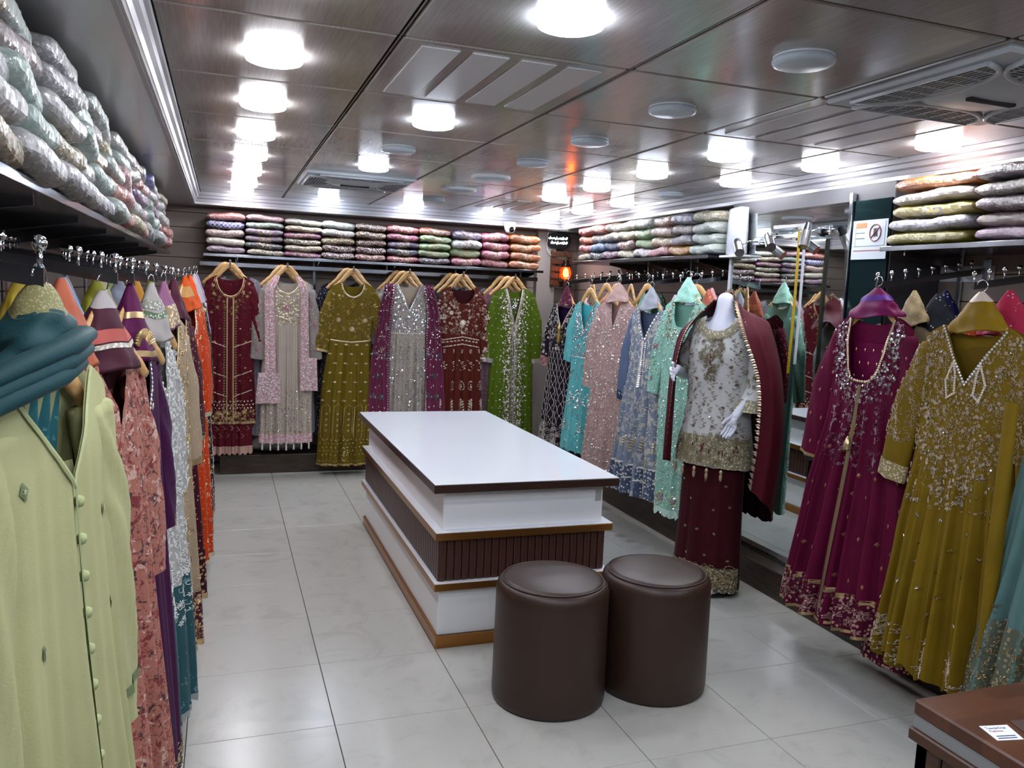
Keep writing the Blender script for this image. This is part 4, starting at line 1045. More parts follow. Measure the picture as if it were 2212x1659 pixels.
# 5 rust brown
r = empty('gown', (bxs[4], 6.60, ZT-0.005), 0, 'rust-brown gown with cream floral bodice and beaded waistband', 'gown', BK)
RST = fabric('572016', 0.75, 0.25, fine=0.12)
D = Dress(r, 1.36, [(0, 0.185), (-0.2, 0.178), (-0.42, 0.168), (-0.7, 0.185), (-1.36, 0.225)], [(0, 0.012), (-0.12, 0.035), (-1.36, 0.09)], [(0, 0), (-0.40, 0.002), (-0.55, 0.014), (-1.36, 0.03)], 6, ('round', 0.105, 0.14), 20)
D.body(RST, backmat=fabric('3a1216')); CR = thread('e2d2c2', 0.5, 0.2)
D.scatter(CR, [M_flower, M_branch, M_curl], 210, (-0.16, 0.16, -0.40, -0.03), (0.008, 0.016), 7)
D.put(CR, lambda q: M_flower(q, 10), 0.0, -0.30, 0.032); D.put(CR, lambda q: M_flower(q, 9), -0.10, -0.22, 0.022); D.put(BEAD, M_bead, 0, -0.30, 0.012)
for z in (-0.425, -0.485): D.line(CR, [(-0.155, z-0.02), (0, z+0.008), (0.155, z-0.02)], 0.011, M_bead, 0.0055)
D.line(CR, [(-0.155, -0.47), (0, -0.448), (0.155, -0.47)], 0.028, M_lotus, 0.014)
for k in range(-2, 3):
    x = k*0.075; w_ = 1+0.18
    D.put(CR, M_sprig, x, -0.535, 0.020, PI); D.put(CR, M_branch, x*1.05, -0.66, 0.040); D.put(CR, M_paisley, x*1.12, -0.83, 0.036); D.put(CR, M_sprig, x*1.2, -1.0, 0.055); D.put(CR, M_flower, x*1.2, -0.98, 0.024)
D.scatter(CR, [M_flower, M_branch, M_curl], 190, (-0.21, 0.21, -1.34, -1.06), (0.012, 0.022), 9)
for s in (-1, 1):
    S = Sleeve(r, [(s*0.17, 0, -0.05), (s*0.205, -0.005, -0.28), (s*0.215, -0.01, -0.60)], [0.06, 0.052, 0.045], 0.45, 4); S.body(RST)
    S.scatter(CR, [M_flower, M_branch], 60, (-0.04, 0.04, -S.len+0.02, -0.06), (0.010, 0.018), 4); S.cuff(CR, 0.014); S.finish()
D.finish(); back_hangers(4, bxs[4], 3, 'rust-brown gown')

# 6 green
r = empty('gown', (bxs[5], 6.60, ZT+0.005), 0, 'leaf-green gown with open front and wide silver beaded centre', 'gown', BK)
GRN = fabric('4f6410', 0.7, 0.3, fine=0.12)
D = Dress(r, 1.40, [(0, 0.185), (-0.2, 0.18), (-0.42, 0.18), (-0.9, 0.205), (-1.40, 0.225)], [(0, 0.012), (-0.12, 0.035), (-1.40, 0.08)], [(0, 0), (-0.4, 0.004), (-1.40, 0.022)], 4, ('v', 0.075, 0.30), 24)
D.body(GRN); SB = thread('cfc8c0', 0.3, 0.6)
for s in (-1, 1):
    D.ribbon(thread('a8a49c', 0.4, 0.5), [(s*0.075, -0.01), (s*0.012, -0.31), (s*0.012, -1.38)], 0.016, 'centre_border')
    D.ribbon(ANTIQUE, [(s*0.085, -0.01), (s*0.030, -0.31), (s*0.032, -1.38)], 0.008, 'centre_border')
D.scatter(SB, [M_bead, M_flower, M_bead], 2200, (-0.14, 0.14, -1.38, -0.02), (0.004, 0.009), 10, lambda x, z: max(0.0, 1.15-abs(abs(x)-0.03-0.04*max(0, 1+z/0.3))/0.085))
D.lattice(SB, M_bead, 0.055, 0.062, (-0.2, 0.2, -1.36, -0.1), 0.005)
D.band(SB, -1.40, -1.37, 'hem_border', 0.004)
inn = Panel(r, [(-0.02, -0.08), (-0.35, -0.06)], [(-0.02, 0.08), (-0.35, 0.06)], [(0, 0.004), (-0.35, 0.0)], -0.075, -0.34, 1, 0.002, 0); inn.body(GRN, 8, 10, 'inner_top')
inn.scatter(SILVER, [M_bead, M_flower], 130, (-0.07, 0.07, -0.21, -0.08), (0.005, 0.009), 2, lambda x, z: 1 if z > -0.13 or abs(x) < 0.03 else 0.1); inn.finish()
for s in (-1, 1):
    S = Sleeve(r, [(s*0.17, 0, -0.05), (s*0.205, -0.005, -0.28), (s*0.225, -0.01, -0.64)], [0.062, 0.058, 0.052], 0.45, 5); S.body(GRN)
    S.lattice(SB, M_bead, 0.05, 0.06, (-0.04, 0.04, -S.len+0.05, -0.08), 0.005); S.cuff(SB, 0.03); S.finish()
D.finish(); back_hangers(5, bxs[5], 3, 'leaf-green gown')

# garments behind the front ones on the back rail
behind = [(0, 0.06, '8a8590', 'grey-pink'), (1, 0.03, '9c9aa0', 'grey sheer'), (2, -0.05, '1d1a28', 'black'), (3, -0.06, 'b0a8a0', 'pale ivory'), (4, -0.055, '3a3a42', 'charcoal'), (4, -0.09, '9aa0a2', 'silver-grey'), (5, -0.06, '8c6672', 'dusty rose'), (5, -0.10, '8b97a2', 'steel-blue sequinned')]
cnt = {}
for i, dx, c, nm in behind:
    k = cnt.get(i, 0)+1; cnt[i] = k
    simple_dress((bxs[i]+dx, 6.66+0.075*(k)+0.02, ZT-0.005), 0.05, c, '%s gown half hidden behind the %s front gown from the left' % (nm, ORD[i]), 'gowns behind the front row', L=1.25, seed=i+k, fab=fabric(c, speck='d0d0d4', sscale=80, samt=0.25))
pb = pack((0.42, 6.90, 0.152), 0.1, pack_mat('8d8a84', 'plain'), 'crumpled clear plastic bag on the plinth under the pinstriped gown', None, 1.5, 0.8, 2.2); pb.name = 'plastic_bag'; pb['category'] = 'plastic bag'
# ================================================================== RIGHT WALL: ARMS AND GOWNS
RG = 'gowns on the right wall arms'
arm_y = [5.88, 5.45, 5.0, 4.55, 4.22, 2.68, 2.22, 1.80]
near_what = ['black lattice gown', 'turquoise gown', 'dusty pink gown', 'slate blue gown', 'mint gown', 'magenta gown', 'mustard gown', 'teal gown']
for y, nm in zip(arm_y, near_what):
    wall_arm(3.136, y, 1.715, PI, 'chrome peg arm holding the %s' % nm, 'peg arms on the right wall', 8, ARM2, 0.60, 0.09)
def rgown(x, y, z, tw, label):
    return empty('gown', (x, y, z), R(-90+tw), label, 'gown', RG)
def hang_on(x, y, z, rz, what, off=0.0): hanger((x, y, z), rz, 'wooden hanger inside the %s' % what, 'hangers on the right wall', True)

# black lattice gown
r = rgown(2.5, 5.80, 1.465, 14, 'black and purple gown with white lattice skirt and gold tassel')
BLK = fabric('1c1322', 0.75, 0.2)
D = Dress(r, 1.12, [(0, 0.185), (-0.2, 0.18), (-0.4, 0.175), (-1.12, 0.235)], [(0, 0.012), (-0.12, 0.035), (-1.12, 0.08)], [(0, 0), (-0.4, 0.003), (-1.12, 0.02)], 4, ('v', 0.10, 0.19), 31)
D.body(BLK, 48, 30, backmat=fabric('2c1440')); WT = thread('c8bfb6', 0.4, 0.4)
D.necktrim(WT, 0.02)
for k in range(-5, 6):
    for j in range(13):
        x0 = k*0.046+(0.023 if j % 2 else 0); z0 = -0.36-j*0.046
        for s in (-1, 1): D.line(WT, [(x0, z0), (x0+s*0.023, z0-0.046)], 0.02, lambda q: [rh(0, 0, 0.034, 0.0055, 0)], 1.0, along=True)
D.scatter(WT, [M_curl, M_bead, M_branch], 330, (-0.17, 0.17, -0.36, -0.04), (0.006, 0.012), 3); D.scatter(WT, [M_curl, M_branch], 260, (-0.23, 0.23, -1.11, -0.95), (0.010, 0.02), 4)
for s in (-1, 1):
    S = Sleeve(r, [(s*0.17, 0, -0.05), (s*0.215, -0.005, -0.25), (s*0.25, -0.01, -0.5)], [0.055, 0.05, 0.05], 0.45, 1); S.body(BLK)
    S.scatter(WT, [M_curl, M_bead], 90, (-0.045, 0.045, -S.len+0.08, -0.02), (0.006, 0.011), 2); S.cuff(fabric('8c5c60', 0.6, 0.2, speck='c8a8a0', sscale=90, samt=0.4), 0.07); S.finish()
ts = MB().lathe([(0.004, -0.15), (0.006, -0.17), (0.014, -0.19), (0.016, -0.2), (0.011, -0.215), (0.017, -0.25), (0.019, -0.30), (0.001, -0.302)], 12, (0, -0.058, 0)).build('tassel', thread('c8aa62', 0.25, 0.8), r, True)
D.finish(); hang_on(2.5, 5.80, 1.47, R(-76), 'black lattice gown')
scarf((2.5, 5.80, 1.60), R(-76), fabric('521830', 0.55, 0.3, print2='a08a90', pscale=30, pth=0.6), 'plum printed dupatta folded above the black lattice gown', 'folded dupattas on the right', 0.14, 0.085, 0.05, (), 1)

# turquoise gown
r = rgown(2.5, 5.38, 1.492, 12, 'turquoise gown with silver sequinned bodice')
TQ = fabric('5fb4b6', 0.65, 0.25, speck='c8d0d0', sscale=60, samt=0.2)
D = Dress(r, 1.10, [(0, 0.18), (-0.2, 0.175), (-0.4, 0.17), (-1.1, 0.23)], [(0, 0.012), (-0.12, 0.035), (-1.1, 0.08)], [(0, 0), (-0.36, 0.003), (-1.1, 0.025)], 5, ('v', 0.085, 0.22), 33)
D.body(TQ, 48, 30, backmat=fabric('48b0b6')); D.necktrim(SILVER, 0.02)
D.scatter(SILVER, [M_bead, M_flower, M_curl], 420, (-0.15, 0.15, -0.40, -0.05), (0.005, 0.010), 5, lambda x, z: 0.95 if abs(x) < 0.13 else 0.3)
D.line(BEAD, [(-0.16, -0.41), (0.16, -0.41)], 0.014, M_bead, 0.006); D.scatter(SILVER, [M_curl, M_bead], 230, (-0.2, 0.2, -1.09, -0.43), (0.005, 0.011), 6)
D.lattice(BEAD, M_paisley, 0.10, 0.2, (-0.2, 0.2, -1.0, -0.72), 0.045)
for s in (-1, 1):
    S = Sleeve(r, [(s*0.165, 0, -0.05), (s*0.205, -0.005, -0.22), (s*0.225, -0.01, -0.45)], [0.055, 0.05, 0.045], 0.45, 2); S.body(TQ)
D.finish(); hang_on(2.5, 5.38, 1.497, R(-78), 'turquoise gown')

# dusty pink gown
r = rgown(2.49, 4.91, 1.505, 20, 'dusty pink gown covered in silver floral sequins')
DP = fabric('b08e88', 0.6, 0.25, speck='d8ccc8', sscale=75, samt=0.32)
D = Dress(r, 1.24, [(0, 0.19), (-0.2, 0.19), (-0.5, 0.195), (-1.24, 0.255)], [(0, 0.012), (-0.12, 0.035), (-1.24, 0.09)], [(0, 0), (-0.3, 0.004), (-1.24, 0.03)], 4, ('slit', 0.06, 0.16), 36)
D.body(DP, 56, 36, backmat=fabric('b8938c')); ds = thread('ded2cc', 0.22, 0.7)
D.scatter(ds, [M_curl, M_bead, M_flower], 950, (-0.24, 0.24, -1.23, -0.03), (0.004, 0.011), 7)
for z in (-1.0, -1.08, -1.14): D.line(ds, [(-0.23, z), (0.23, z)], 0.014, M_bead, 0.006)
for s in (-1, 1):
    S = Sleeve(r, [(s*0.175, 0, -0.05), (s*0.215, -0.005, -0.28), (s*0.235, -0.01, -0.6)], [0.062, 0.056, 0.05], 0.45, 3); S.body(DP); S.scatter(ds, [M_curl, M_bead], 110, (-0.05, 0.05, -S.len+0.02, -0.02), (0.005, 0.010), 2); S.finish()
D.finish(); hang_on(2.49, 4.91, 1.51, R(-70), 'dusty pink gown')
scarf((2.49, 4.91, 1.625), R(-70), fabric('b4948c', 0.55, 0.3), 'dusty pink dupatta folded above the matching gown', 'folded dupattas on the right', 0.11, 0.10, 0.05, (), 2)

# slate blue gown
r = rgown(2.5, 4.48, 1.473, 9, 'slate blue gown with ivory floral net and pearl placket')
SBm = fabric('7a8496', 0.65, 0.25, print2='b5b2aa', pscale=26, pth=0.52)
D = Dress(r, 1.16, [(0, 0.19), (-0.2, 0.18), (-0.36, 0.165), (-0.7, 0.235), (-1.16, 0.295)], [(0, 0.012), (-0.12, 0.035), (-1.16, 0.11)], [(0, 0), (-0.3, 0.003), (-0.45, 0.016), (-1.16, 0.045)], 6, ('v', 0.10, 0.20), 41)
D.body(SBm, 72, 36, backmat=fabric('5c6884')); iv = thread('d4d0c4', 0.45, 0.25)
D.line(BEAD, D.neckpts(0.012), 0.012, M_bead, 0.009, lift=0.006); D.line(BEAD, [(0, -0.22), (0, -0.50)], 0.013, M_bead, 0.010, lift=0.006); D.line(BEAD, [(0.022, -0.22), (0.022, -0.50)], 0.013, M_bead, 0.006)
D.lattice(iv, M_branch, 0.06, 0.075, (-0.25, 0.25, -0.85, -0.08), 0.024, jit=0.008); D.lattice(PALEGOLD, M_sprig, 0.09, 0.1, (-0.25, 0.25, -0.98, -0.85), 0.04)
D.band(fabric('4c556e', 0.6, 0.2, speck='c8c8c4', sscale=55, samt=0.4), -1.16, -0.98, 'hem_border'); D.ribbon(iv, [(-0.27, -0.98), (0.27, -0.98)], 0.012, 'hem_trim'); D.ribbon(iv, [(-0.28, -1.06), (0.28, -1.06)], 0.010, 'hem_trim')
for s in (-1, 1):
    S = Sleeve(r, [(s*0.175, 0, -0.05), (s*0.22, -0.005, -0.3), (s*0.24, -0.01, -0.60)], [0.06, 0.052, 0.045], 0.45, 3); S.body(fabric('5c6a86', 0.65, 0.25)); S.cuff(fabric('2c3650', speck='c8ccd4', sscale=80, samt=0.4), 0.05)
D.finish(); hang_on(2.5, 4.48, 1.478, R(-81), 'slate blue gown')
scarf((2.5, 4.48, 1.60), R(-81), fabric('9a9ca4', 0.5, 0.3), 'pale grey dupatta folded above the slate blue gown', 'folded dupattas on the right', 0.12, 0.095, 0.05, (), 3)

# mint gown
r = rgown(2.49, 4.05, 1.535, 9, 'mint green lace gown with silver jewelled neckline')
MT = fabric('8fc4b0', 0.6, 0.25, speck='bfe0d2', sscale=85, samt=0.36)
D = Dress(r, 1.24, [(0, 0.185), (-0.2, 0.185), (-0.5, 0.18), (-1.24, 0.155)], [(0, 0.012), (-0.12, 0.035), (-1.24, 0.06)], [(0, 0), (-0.4, 0.004), (-1.24, 0.014)], 3, ('u', 0.085, 0.16), 45)
D.body(MT, 56, 36, backmat=fabric('8cc6b4')); ms = thread('cfeee0', 0.2, 0.7)
D.scatter(thread('c8c4a8', 0.2, 0.8), [M_bead, M_flower, M_drop], 230, (-0.14, 0.14, -0.24, -0.01), (0.006, 0.011), 4, lambda x, z: 1 if abs(abs(x)-0.11) < 0.035 or z < -0.165 and abs(x) < 0.11 else 0)
D.scatter(ms, [M_bead, M_curl], 750, (-0.18, 0.18, -1.22, -0.22), (0.004, 0.009), 6); D.scatter(thread('c8e0d4', 0.5, 0.1), [M_curl, M_ring], 330, (-0.17, 0.17, -1.22, -0.55), (0.008, 0.014), 8)
for x in (-0.06, 0.06): D.put(thread('a85060', 0.5, 0.1), M_flower, x, -1.16, 0.028); D.put(thread('c8b080', 0.4, 0.5), M_ring, x, -1.16, 0.03)
D.band(thread('c4e4d6', 0.5, 0.15), -1.24, -1.215, 'lace_hem', 0.003, scallop=0.025, nsc=7)
for k in range(8): D.put(BEAD, M_bead, -0.13+k*0.037, -1.255, 0.006)
for s in (-1, 1):
    S = Sleeve(r, [(s*0.17, 0, -0.05), (s*0.22, -0.005, -0.28), (s*0.25, -0.01, -0.56)], [0.06, 0.055, 0.05], 0.45, 3); S.body(MT)
    S.put(thread('a05060', 0.5, 0.1), M_flower, 0, -0.25, 0.024); S.put(thread('5c8a54', 0.5, 0.1), M_branch, 0.0, -0.33, 0.028); S.put(thread('a05060', 0.5, 0.1), M_flower, 0, -0.42, 0.016); S.scatter(ms, [M_bead], 90, (-0.05, 0.05, -S.len, -0.02), (0.004, 0.007), 3); S.finish()
D.finish(); hang_on(2.49, 4.05, 1.54, R(-81), 'mint gown')
scarf((2.49, 4.05, 1.66), R(-81), fabric('98cbb8', 0.5, 0.3, speck='d0ece0', sscale=90, samt=0.3), 'mint lace dupatta folded above the mint gown', 'folded dupattas on the right', 0.125, 0.10, 0.05, (), 4)

# magenta gown
r = rgown(2.49, 2.62, 1.50, 4, 'deep magenta gown with mirror-work neckline and gold centre line')
MG = fabric('5e0830', 0.7, 0.3, fine=0.14)
D = Dress(r, 1.27, [(0, 0.195), (-0.2, 0.19), (-0.38, 0.19), (-0.8, 0.27), (-1.27, 0.325)], [(0, 0.012), (-0.12, 0.035), (-0.4, 0.05), (-1.27, 0.13)], [(0, 0), (-0.35, 0.004), (-0.55, 0.018), (-1.27, 0.045)], 7, ('v', 0.11, 0.27), 51, hemwave=0.02, lean=0.02)
D.neck = ('u', 0.105, 0.26)
D.body(MG, 84, 46, backmat=fabric('6a0c3c', 0.7, 0.3)); D.line(PALEGOLD, D.neckpts(0.006), 0.008, M_bead, 0.006)
inner = Panel(r, [(-0.10, -0.105), (-0.40, -0.09)], [(-0.10, 0.105), (-0.40, 0.09)], [(-0.1, 0.01), (-0.4, 0.01)], -0.11, -0.36, 1, 0.002, 0); inner.body(fabric('6e0c40', 0.7, 0.3), 8, 10, 'inner_top'); inner.lattice(GOLD, M_drop, 0.045, 0.055, (-0.09, 0.09, -0.32, -0.14), 0.009); inner.finish()
D.scatter(MIRRORSEQ, [M_bead, M_bead, M_flower], 900, (-0.19, 0.19, -0.45, -0.0), (0.004, 0.0075), 3, lambda x, z: 1 if 0.105 < math.hypot(x, max(0, -(z+0.14))*0.85) < 0.175 else 0.05)
D.scatter(thread('b89aa4', 0.3, 0.6), [M_flower, M_curl, M_branch], 900, (-0.19, 0.19, -0.62, -0.0), (0.006, 0.011), 5, lambda x, z: 1 if (0.10 < math.hypot(x, max(0, -(z+0.14))*0.85) < 0.19) or (-0.62 < z < -0.3 and abs((x % 0.075)-0.0375) < 0.022 and abs(x) < 0.16) else 0)
D.ribbon(ANTIQUE, [(0.0, -0.28), (0.0, -1.22)], 0.014, 'placket')
for z in (-0.45, -0.48): D.put(thread('c8aa62', 0.25, 0.8), M_bead, 0, z, 0.014)
tb = D.pt(0, -0.5); MB().lathe([(0.001, 0.01), (0.008, 0.0), (0.014, -0.02), (0.020, -0.045), (0.001, -0.05)], 12, (tb.x, tb.y-0.014, tb.z)).build('tassel', thread('c8b48a', 0.25, 0.7), r, True)
D.lattice(thread('a8705a', 0.4, 0.5), M_drop, 0.075, 0.085, (-0.3, 0.3, -1.10, -0.30), 0.011, prob=lambda x, z: abs(x) > 0.02 and (z < -0.55 or abs(x) > 0.15))
D.band(fabric('4e0a28', 0.65, 0.2, speck='b08a80', sscale=60, samt=0.42), -1.27, -1.12); D.ribbon(GOLD, [(-0.31, -1.13), (0.31, -1.13)], 0.022, 'hem_trim'); D.scatter(thread('b08888', 0.3, 0.5), [M_flower, M_branch], 160, (-0.31, 0.31, -1.25, -1.15), (0.010, 0.018), 6); D.band(GOLD, -1.275, -1.262, 'gold_edge', 0.006)
for s in (-1, 1):
    S = Sleeve(r, [(s*0.18, 0, -0.05), (s*0.23, -0.01, -0.3), (s*0.27, -0.02, -0.62)], [0.066, 0.06, 0.054], 0.5, 3); S.body(MG); S.lattice(thread('a8705a', 0.4, 0.5), M_drop, 0.06, 0.10, (-0.05, 0.05, -S.len, -0.1), 0.010); S.cuff(GOLD, 0.012); S.finish()
tr = Dress(r, 1.38, [(-0.9, 0.10), (-1.38, 0.115)], [(-0.9, 0.03), (-1.38, 0.05)], [(-0.9, 0.004), (-1.38, 0.008)], 3, ('round', 0.0, 0.0), 3)
rows = [[(tr.pt(-1+2*i/20, -1.0-0.37*j/10)+Vector((0.20, 0.015, 0)))[:] for i in range(21)] for j in range(11)]
MB().grid(rows).build('trousers', MG, r, True); rows = [[(tr.pt(-1+2*i/20, -1.24-0.14*j/6)+Vector((0.20, 0.010, 0)))[:] for i in range(21)] for j in range(7)]
MB().grid(rows).build('trouser_border', fabric('4e0a28', 0.65, 0.2, speck='b8968a', sscale=60, samt=0.42), r, True)
D.finish(); hang_on(2.49, 2.62, 1.505, R(-86), 'magenta gown')
scarf((2.49, 2.62, 1.615), R(-86), fabric('70104c', 0.5, 0.35), 'magenta and violet dupatta folded above the magenta gown', 'folded dupattas on the right', 0.10, 0.125, 0.055, ((0.25, 0.45, fabric('5a2080', 0.5, 0.3)),), 5)

# mustard gown
r = rgown(2.49, 2.14, 1.485, 6, 'mustard gown with cream and silver embroidered bodice')
MU = fabric('7d6414', 0.65, 0.3, fine=0.14)
D = Dress(r, 1.27, [(0, 0.20), (-0.2, 0.195), (-0.45, 0.19), (-0.8, 0.235), (-1.27, 0.28)], [(0, 0.012), (-0.12, 0.035), (-1.27, 0.11)], [(0, 0), (-0.45, 0.003), (-0.6, 0.016), (-1.27, 0.05)], 6, ('v', 0.115, 0.20), 57, hemwave=0.025)
D.body(MU, 84, 46, backmat=fabric('7a6216', 0.7, 0.3)); cs = thread('ddcdbb', 0.45, 0.2)
inner = Panel(r, [(-0.06, -0.11), (-0.30, -0.05)], [(-0.06, 0.11), (-0.30, 0.05)], [(-0.06, 0.015), (-0.3, 0.012)], -0.07, -0.27, 1, 0.002, 0); inner.body(fabric('6e5614', 0.7, 0.3), 8, 10, 'inner_top')
D.line(BEAD, D.neckpts(0.006), 0.008, M_bead, 0.005)
D.scatter(cs, [M_curl, M_flower, M_branch, M_curl], 1900, (-0.19, 0.19, -0.66, -0.02), (0.004, 0.009), 8, lambda x, z: 0.9 if z > -0.45 else (1 if abs(x) < 0.16*(1+(z+0.45)/0.25) else 0.15))
for s in (-1, 1): D.line(cs, [(s*0.05, -0.13), (s*0.075, -0.2), (s*0.06, -0.26), (s*0.035, -0.24), (s*0.04, -0.17), (s*0.05, -0.13)], 0.008, M_bead, 0.005)
D.scatter(MIRRORSEQ, [M_bead, M_star], 170, (-0.19, 0.19, -0.66, -0.02), (0.003, 0.006), 9); D.lattice(MIRRORSEQ, M_star, 0.10, 0.085, (-0.26, 0.26, -1.15, -0.62), 0.010, jit=0.012)
for k in range(5):
    x = -0.22+0.11*k
    for q in range(26): D.put(cs, M_branch, x+rnd.uniform(-0.035, 0.035)*(1-(q/26)*0.8), -1.255+q*0.005, 0.014, rnd.uniform(-1, 1))
for s in (-1, 1):
    S = Sleeve(r, [(s*0.185, 0, -0.05), (s*0.235, -0.01, -0.3), (s*0.275, -0.02, -0.60)], [0.068, 0.062, 0.058], 0.5, 3); S.body(MU); S.scatter(cs, [M_branch, M_curl], 260, (-0.055, 0.055, -S.len+0.14, -0.0), (0.005, 0.009), 3); S.cuff(fabric('9a8a5c', 0.6, 0.2, speck='d8cbb4', sscale=110, samt=0.45), 0.06); S.finish()
D.finish(); hang_on(2.49, 2.14, 1.49, R(-84), 'mustard gown')
scarf((2.49, 2.14, 1.605), R(-84), fabric('86690f', 0.5, 0.35), 'mustard dupatta folded above the mustard gown', 'folded dupattas on the right', 0.12, 0.10, 0.055, ((0.0, 0.25, cs),), 6)
dpn = MB().grid([[(2.49+0.03*math.cos(a)*(1-0.5*abs(j-6)/6)-0.10, 1.90+0.022*math.sin(a), 1.25-1.03*j/12) for a in [2*PI*i/12 for i in range(12)]] for j in range(13)], close=True).build('dupatta_tail', MU, None, True); tag(dpn, 'twisted mustard dupatta tail hanging at the right of the mustard gown', 'scarf')

# teal gown at the right edge
r = rgown(2.47, 1.70, 1.36, 4, 'dusty teal gown with antique gold hem at the right edge')
TL = fabric('5b7c7a', 0.65, 0.3, fine=0.12)
D = Dress(r, 1.12, [(0, 0.17), (-0.2, 0.18), (-0.45, 0.21), (-1.12, 0.30)], [(0, 0.012), (-0.12, 0.035), (-1.12, 0.11)], [(0, 0), (-0.3, 0.008), (-1.12, 0.04)], 6, ('round', 0.09, 0.1), 61)
D.body(TL, 64, 40); D.band(fabric('5c6354', 0.6, 0.2, speck='9a9070', sscale=70, samt=0.4), -1.12, -0.82); D.scatter(ANTIQUE, [M_curl, M_flower], 240, (-0.28, 0.28, -1.11, -0.76), (0.008, 0.015), 4)
D.finish(); hang_on(2.47, 1.70, 1.365, R(-86), 'dusty teal gown')

# garments and dupattas farther back on the same arms
back_cols = [
 (2.62, 5.72, 1.50, 'd0b8c0', 'pale pink satin'), (2.60, 5.30, 1.52, 'c87888', 'coral print'), (2.63, 5.12, 1.53, '7c4030', 'rust'), (2.62, 4.80, 1.54, '98c8bc', 'sea green'), (2.70, 4.72, 1.54, '12301c', 'bottle green'),
 (2.62, 4.40, 1.53, 'c4bcb4', 'ivory'), (2.68, 4.32, 1.54, '8c94a0', 'blue grey'), (2.66, 4.10, 1.57, 'a85840', 'terracotta'), (2.76, 4.22, 1.58, 'c89098', 'rose print'),
 (2.62, 2.56, 1.58, 'b09c74', 'beige'), (2.74, 2.52, 1.585, '1c1848', 'navy'), (2.68, 2.50, 1.57, '22262e', 'black sequinned'),
 (2.60, 2.12, 1.585, 'b02848', 'crimson'), (2.66, 2.06, 1.59, '7c8020', 'olive green'), (2.72, 2.02, 1.58, '20302c', 'dark green'), (2.80, 1.98, 1.59, '8ab49c', 'sea-foam check')]
for k, (x, y, z, c, nm) in enumerate(back_cols):
    where = 'far right arms' if y > 3 else 'near right arms'
    scarf((x, y, z+0.03), R(-84)+rnd.uniform(-0.2, 0.2), fabric(c, 0.5, 0.3, speck='d8d0c8', sscale=60, samt=0.18), '%s dupatta cone in the back row of the %s' % (nm, where), 'folded dupattas in the back row on the right', rnd.uniform(0.12, 0.15), rnd.uniform(0.075, 0.10), 0.045, (), 20+k)
rear = [(2.62, 5.78, '3c2430', 'aubergine'), (2.62, 5.36, '7a4a50', 'dull rose'), (2.62, 4.90, '6c3a30', 'brick'), (2.63, 4.46, '1a2c20', 'deep green'), (2.63, 4.03, '561624', 'maroon'), (2.62, 2.62, '9c8a6a', 'sand'), (2.74, 2.60, '1a1a30', 'navy'), (2.62, 2.16, 'c04818', 'orange'), (2.74, 2.12, '70741c', 'lime'), (2.63, 1.74, '30201c', 'dark brown'), (2.70, 1.90, '6a1c14', 'brick red')]
for k, (x, y, c, nm) in enumerate(rear):
    simple_dress((x, y, 1.47), R(-88), c, '%s gown in the back row near the %s' % (nm, ['corner', 'corner second', 'dusty pink gown', 'slate blue gown', 'mint gown', 'magenta gown', 'magenta gown, farther in', 'mustard gown', 'mustard gown, farther in', 'right edge', 'teal gown'][k]), 'back row gowns on the right', L=1.2, seed=70+k, fab=fabric(c, speck='c8beb0', sscale=70, samt=0.2))
for k, (x, y) in enumerate([(2.60, 5.55), (2.58, 5.28), (2.64, 5.22), (2.66, 5.06), (2.60, 4.72), (2.64, 4.20)]):
    hanger((x, y, 1.535), R(-80)+0.35*((k % 3)-1), 'bare wooden hanger, %s from the corner on the right wall' % ORD[k], 'spare hangers on the right wall')
# ================================================================== MIRROR PIER
tag(MB().cbox(2.835, 3.137, 2.93, 4.17, 0.15, ZS, 0.003).build('trim_mirror_pier', plain('pier_dark', '4a4a4e', 0.5)), kind='structure')
t = empty('wall_mirror', (2.82, 3.65, 0.17), 0, 'tall frameless wall mirror between chrome posts behind the mannequin', 'mirror')
MB().box(-0.002, 0.010, -0.46, 0.46, 0.0, 1.86).build('glass', plain('mirror_glass', 'dfe6e6', 0.015, 1.0), t)
for y, m in ((-0.475, CHROME), (0.475, plain('white_post', 'd8dce0', 0.3))): MB().cbox(-0.012, 0.012, y-0.012, y+0.012, -0.02, 1.90, 0.003).build('post', m, t)
MB().cbox(-0.010, 0.012, -0.46, 0.46, -0.02, -0.001, 0.002).build('bottom_rail', DARKCHROME, t)
t = empty('glass_panel', (2.825, 3.045, 0.17), 0, 'dark teal tinted glass panel carrying the notice beside the mirror', 'glass panel')
MB().cbox(-0.004, 0.008, -0.112, 0.115, 0, 1.86, 0.002).build('pane', plain('tinted_glass', '22393c', 0.05, 0.6), t)
# notice with an orange bar and a prohibition ring
t = empty('notice', (2.817, 3.045, 1.845), 0, 'white paper notice with orange bar and red prohibition ring', 'notice')
MB().box(-0.0015, 0, -0.108, 0.108, -0.09, 0.09).build('paper', plain('notice_paper', 'ccd4dc', 0.5), t)
ORB = plain('notice_orange', 'c08858', 0.5); INK = plain('notice_ink', '7a828c', 0.5); RING = plain('notice_red', 'a05048', 0.5)
def onp(y0, y1, z0, z1, m, nm): MB().box(-0.0022, -0.0016, y0, y1, z0, z1).build(nm, m, t)
onp(0.02, 0.085, 0.055, 0.078, ORB, 'orange_bar')
for z in (0.03, 0.005): onp(0.03, 0.085, z, z+0.004, INK, 'text_line')
onp(-0.095, 0.095, -0.030, -0.028, INK, 'rule')
onp(-0.095, 0.095, -0.052, -0.048, RING, 'text_line')
for y, z, h, wd in ((0.087, -0.03, 0.112, 0.002), (-0.095, -0.03, 0.112, 0.002)): onp(y, y+wd, z, z+h, INK, 'rule')
ringp = [(-0.003, -0.035+0.034*math.cos(a), 0.030+0.038*math.sin(a)) for a in [2*PI*i/28 for i in range(29)]]
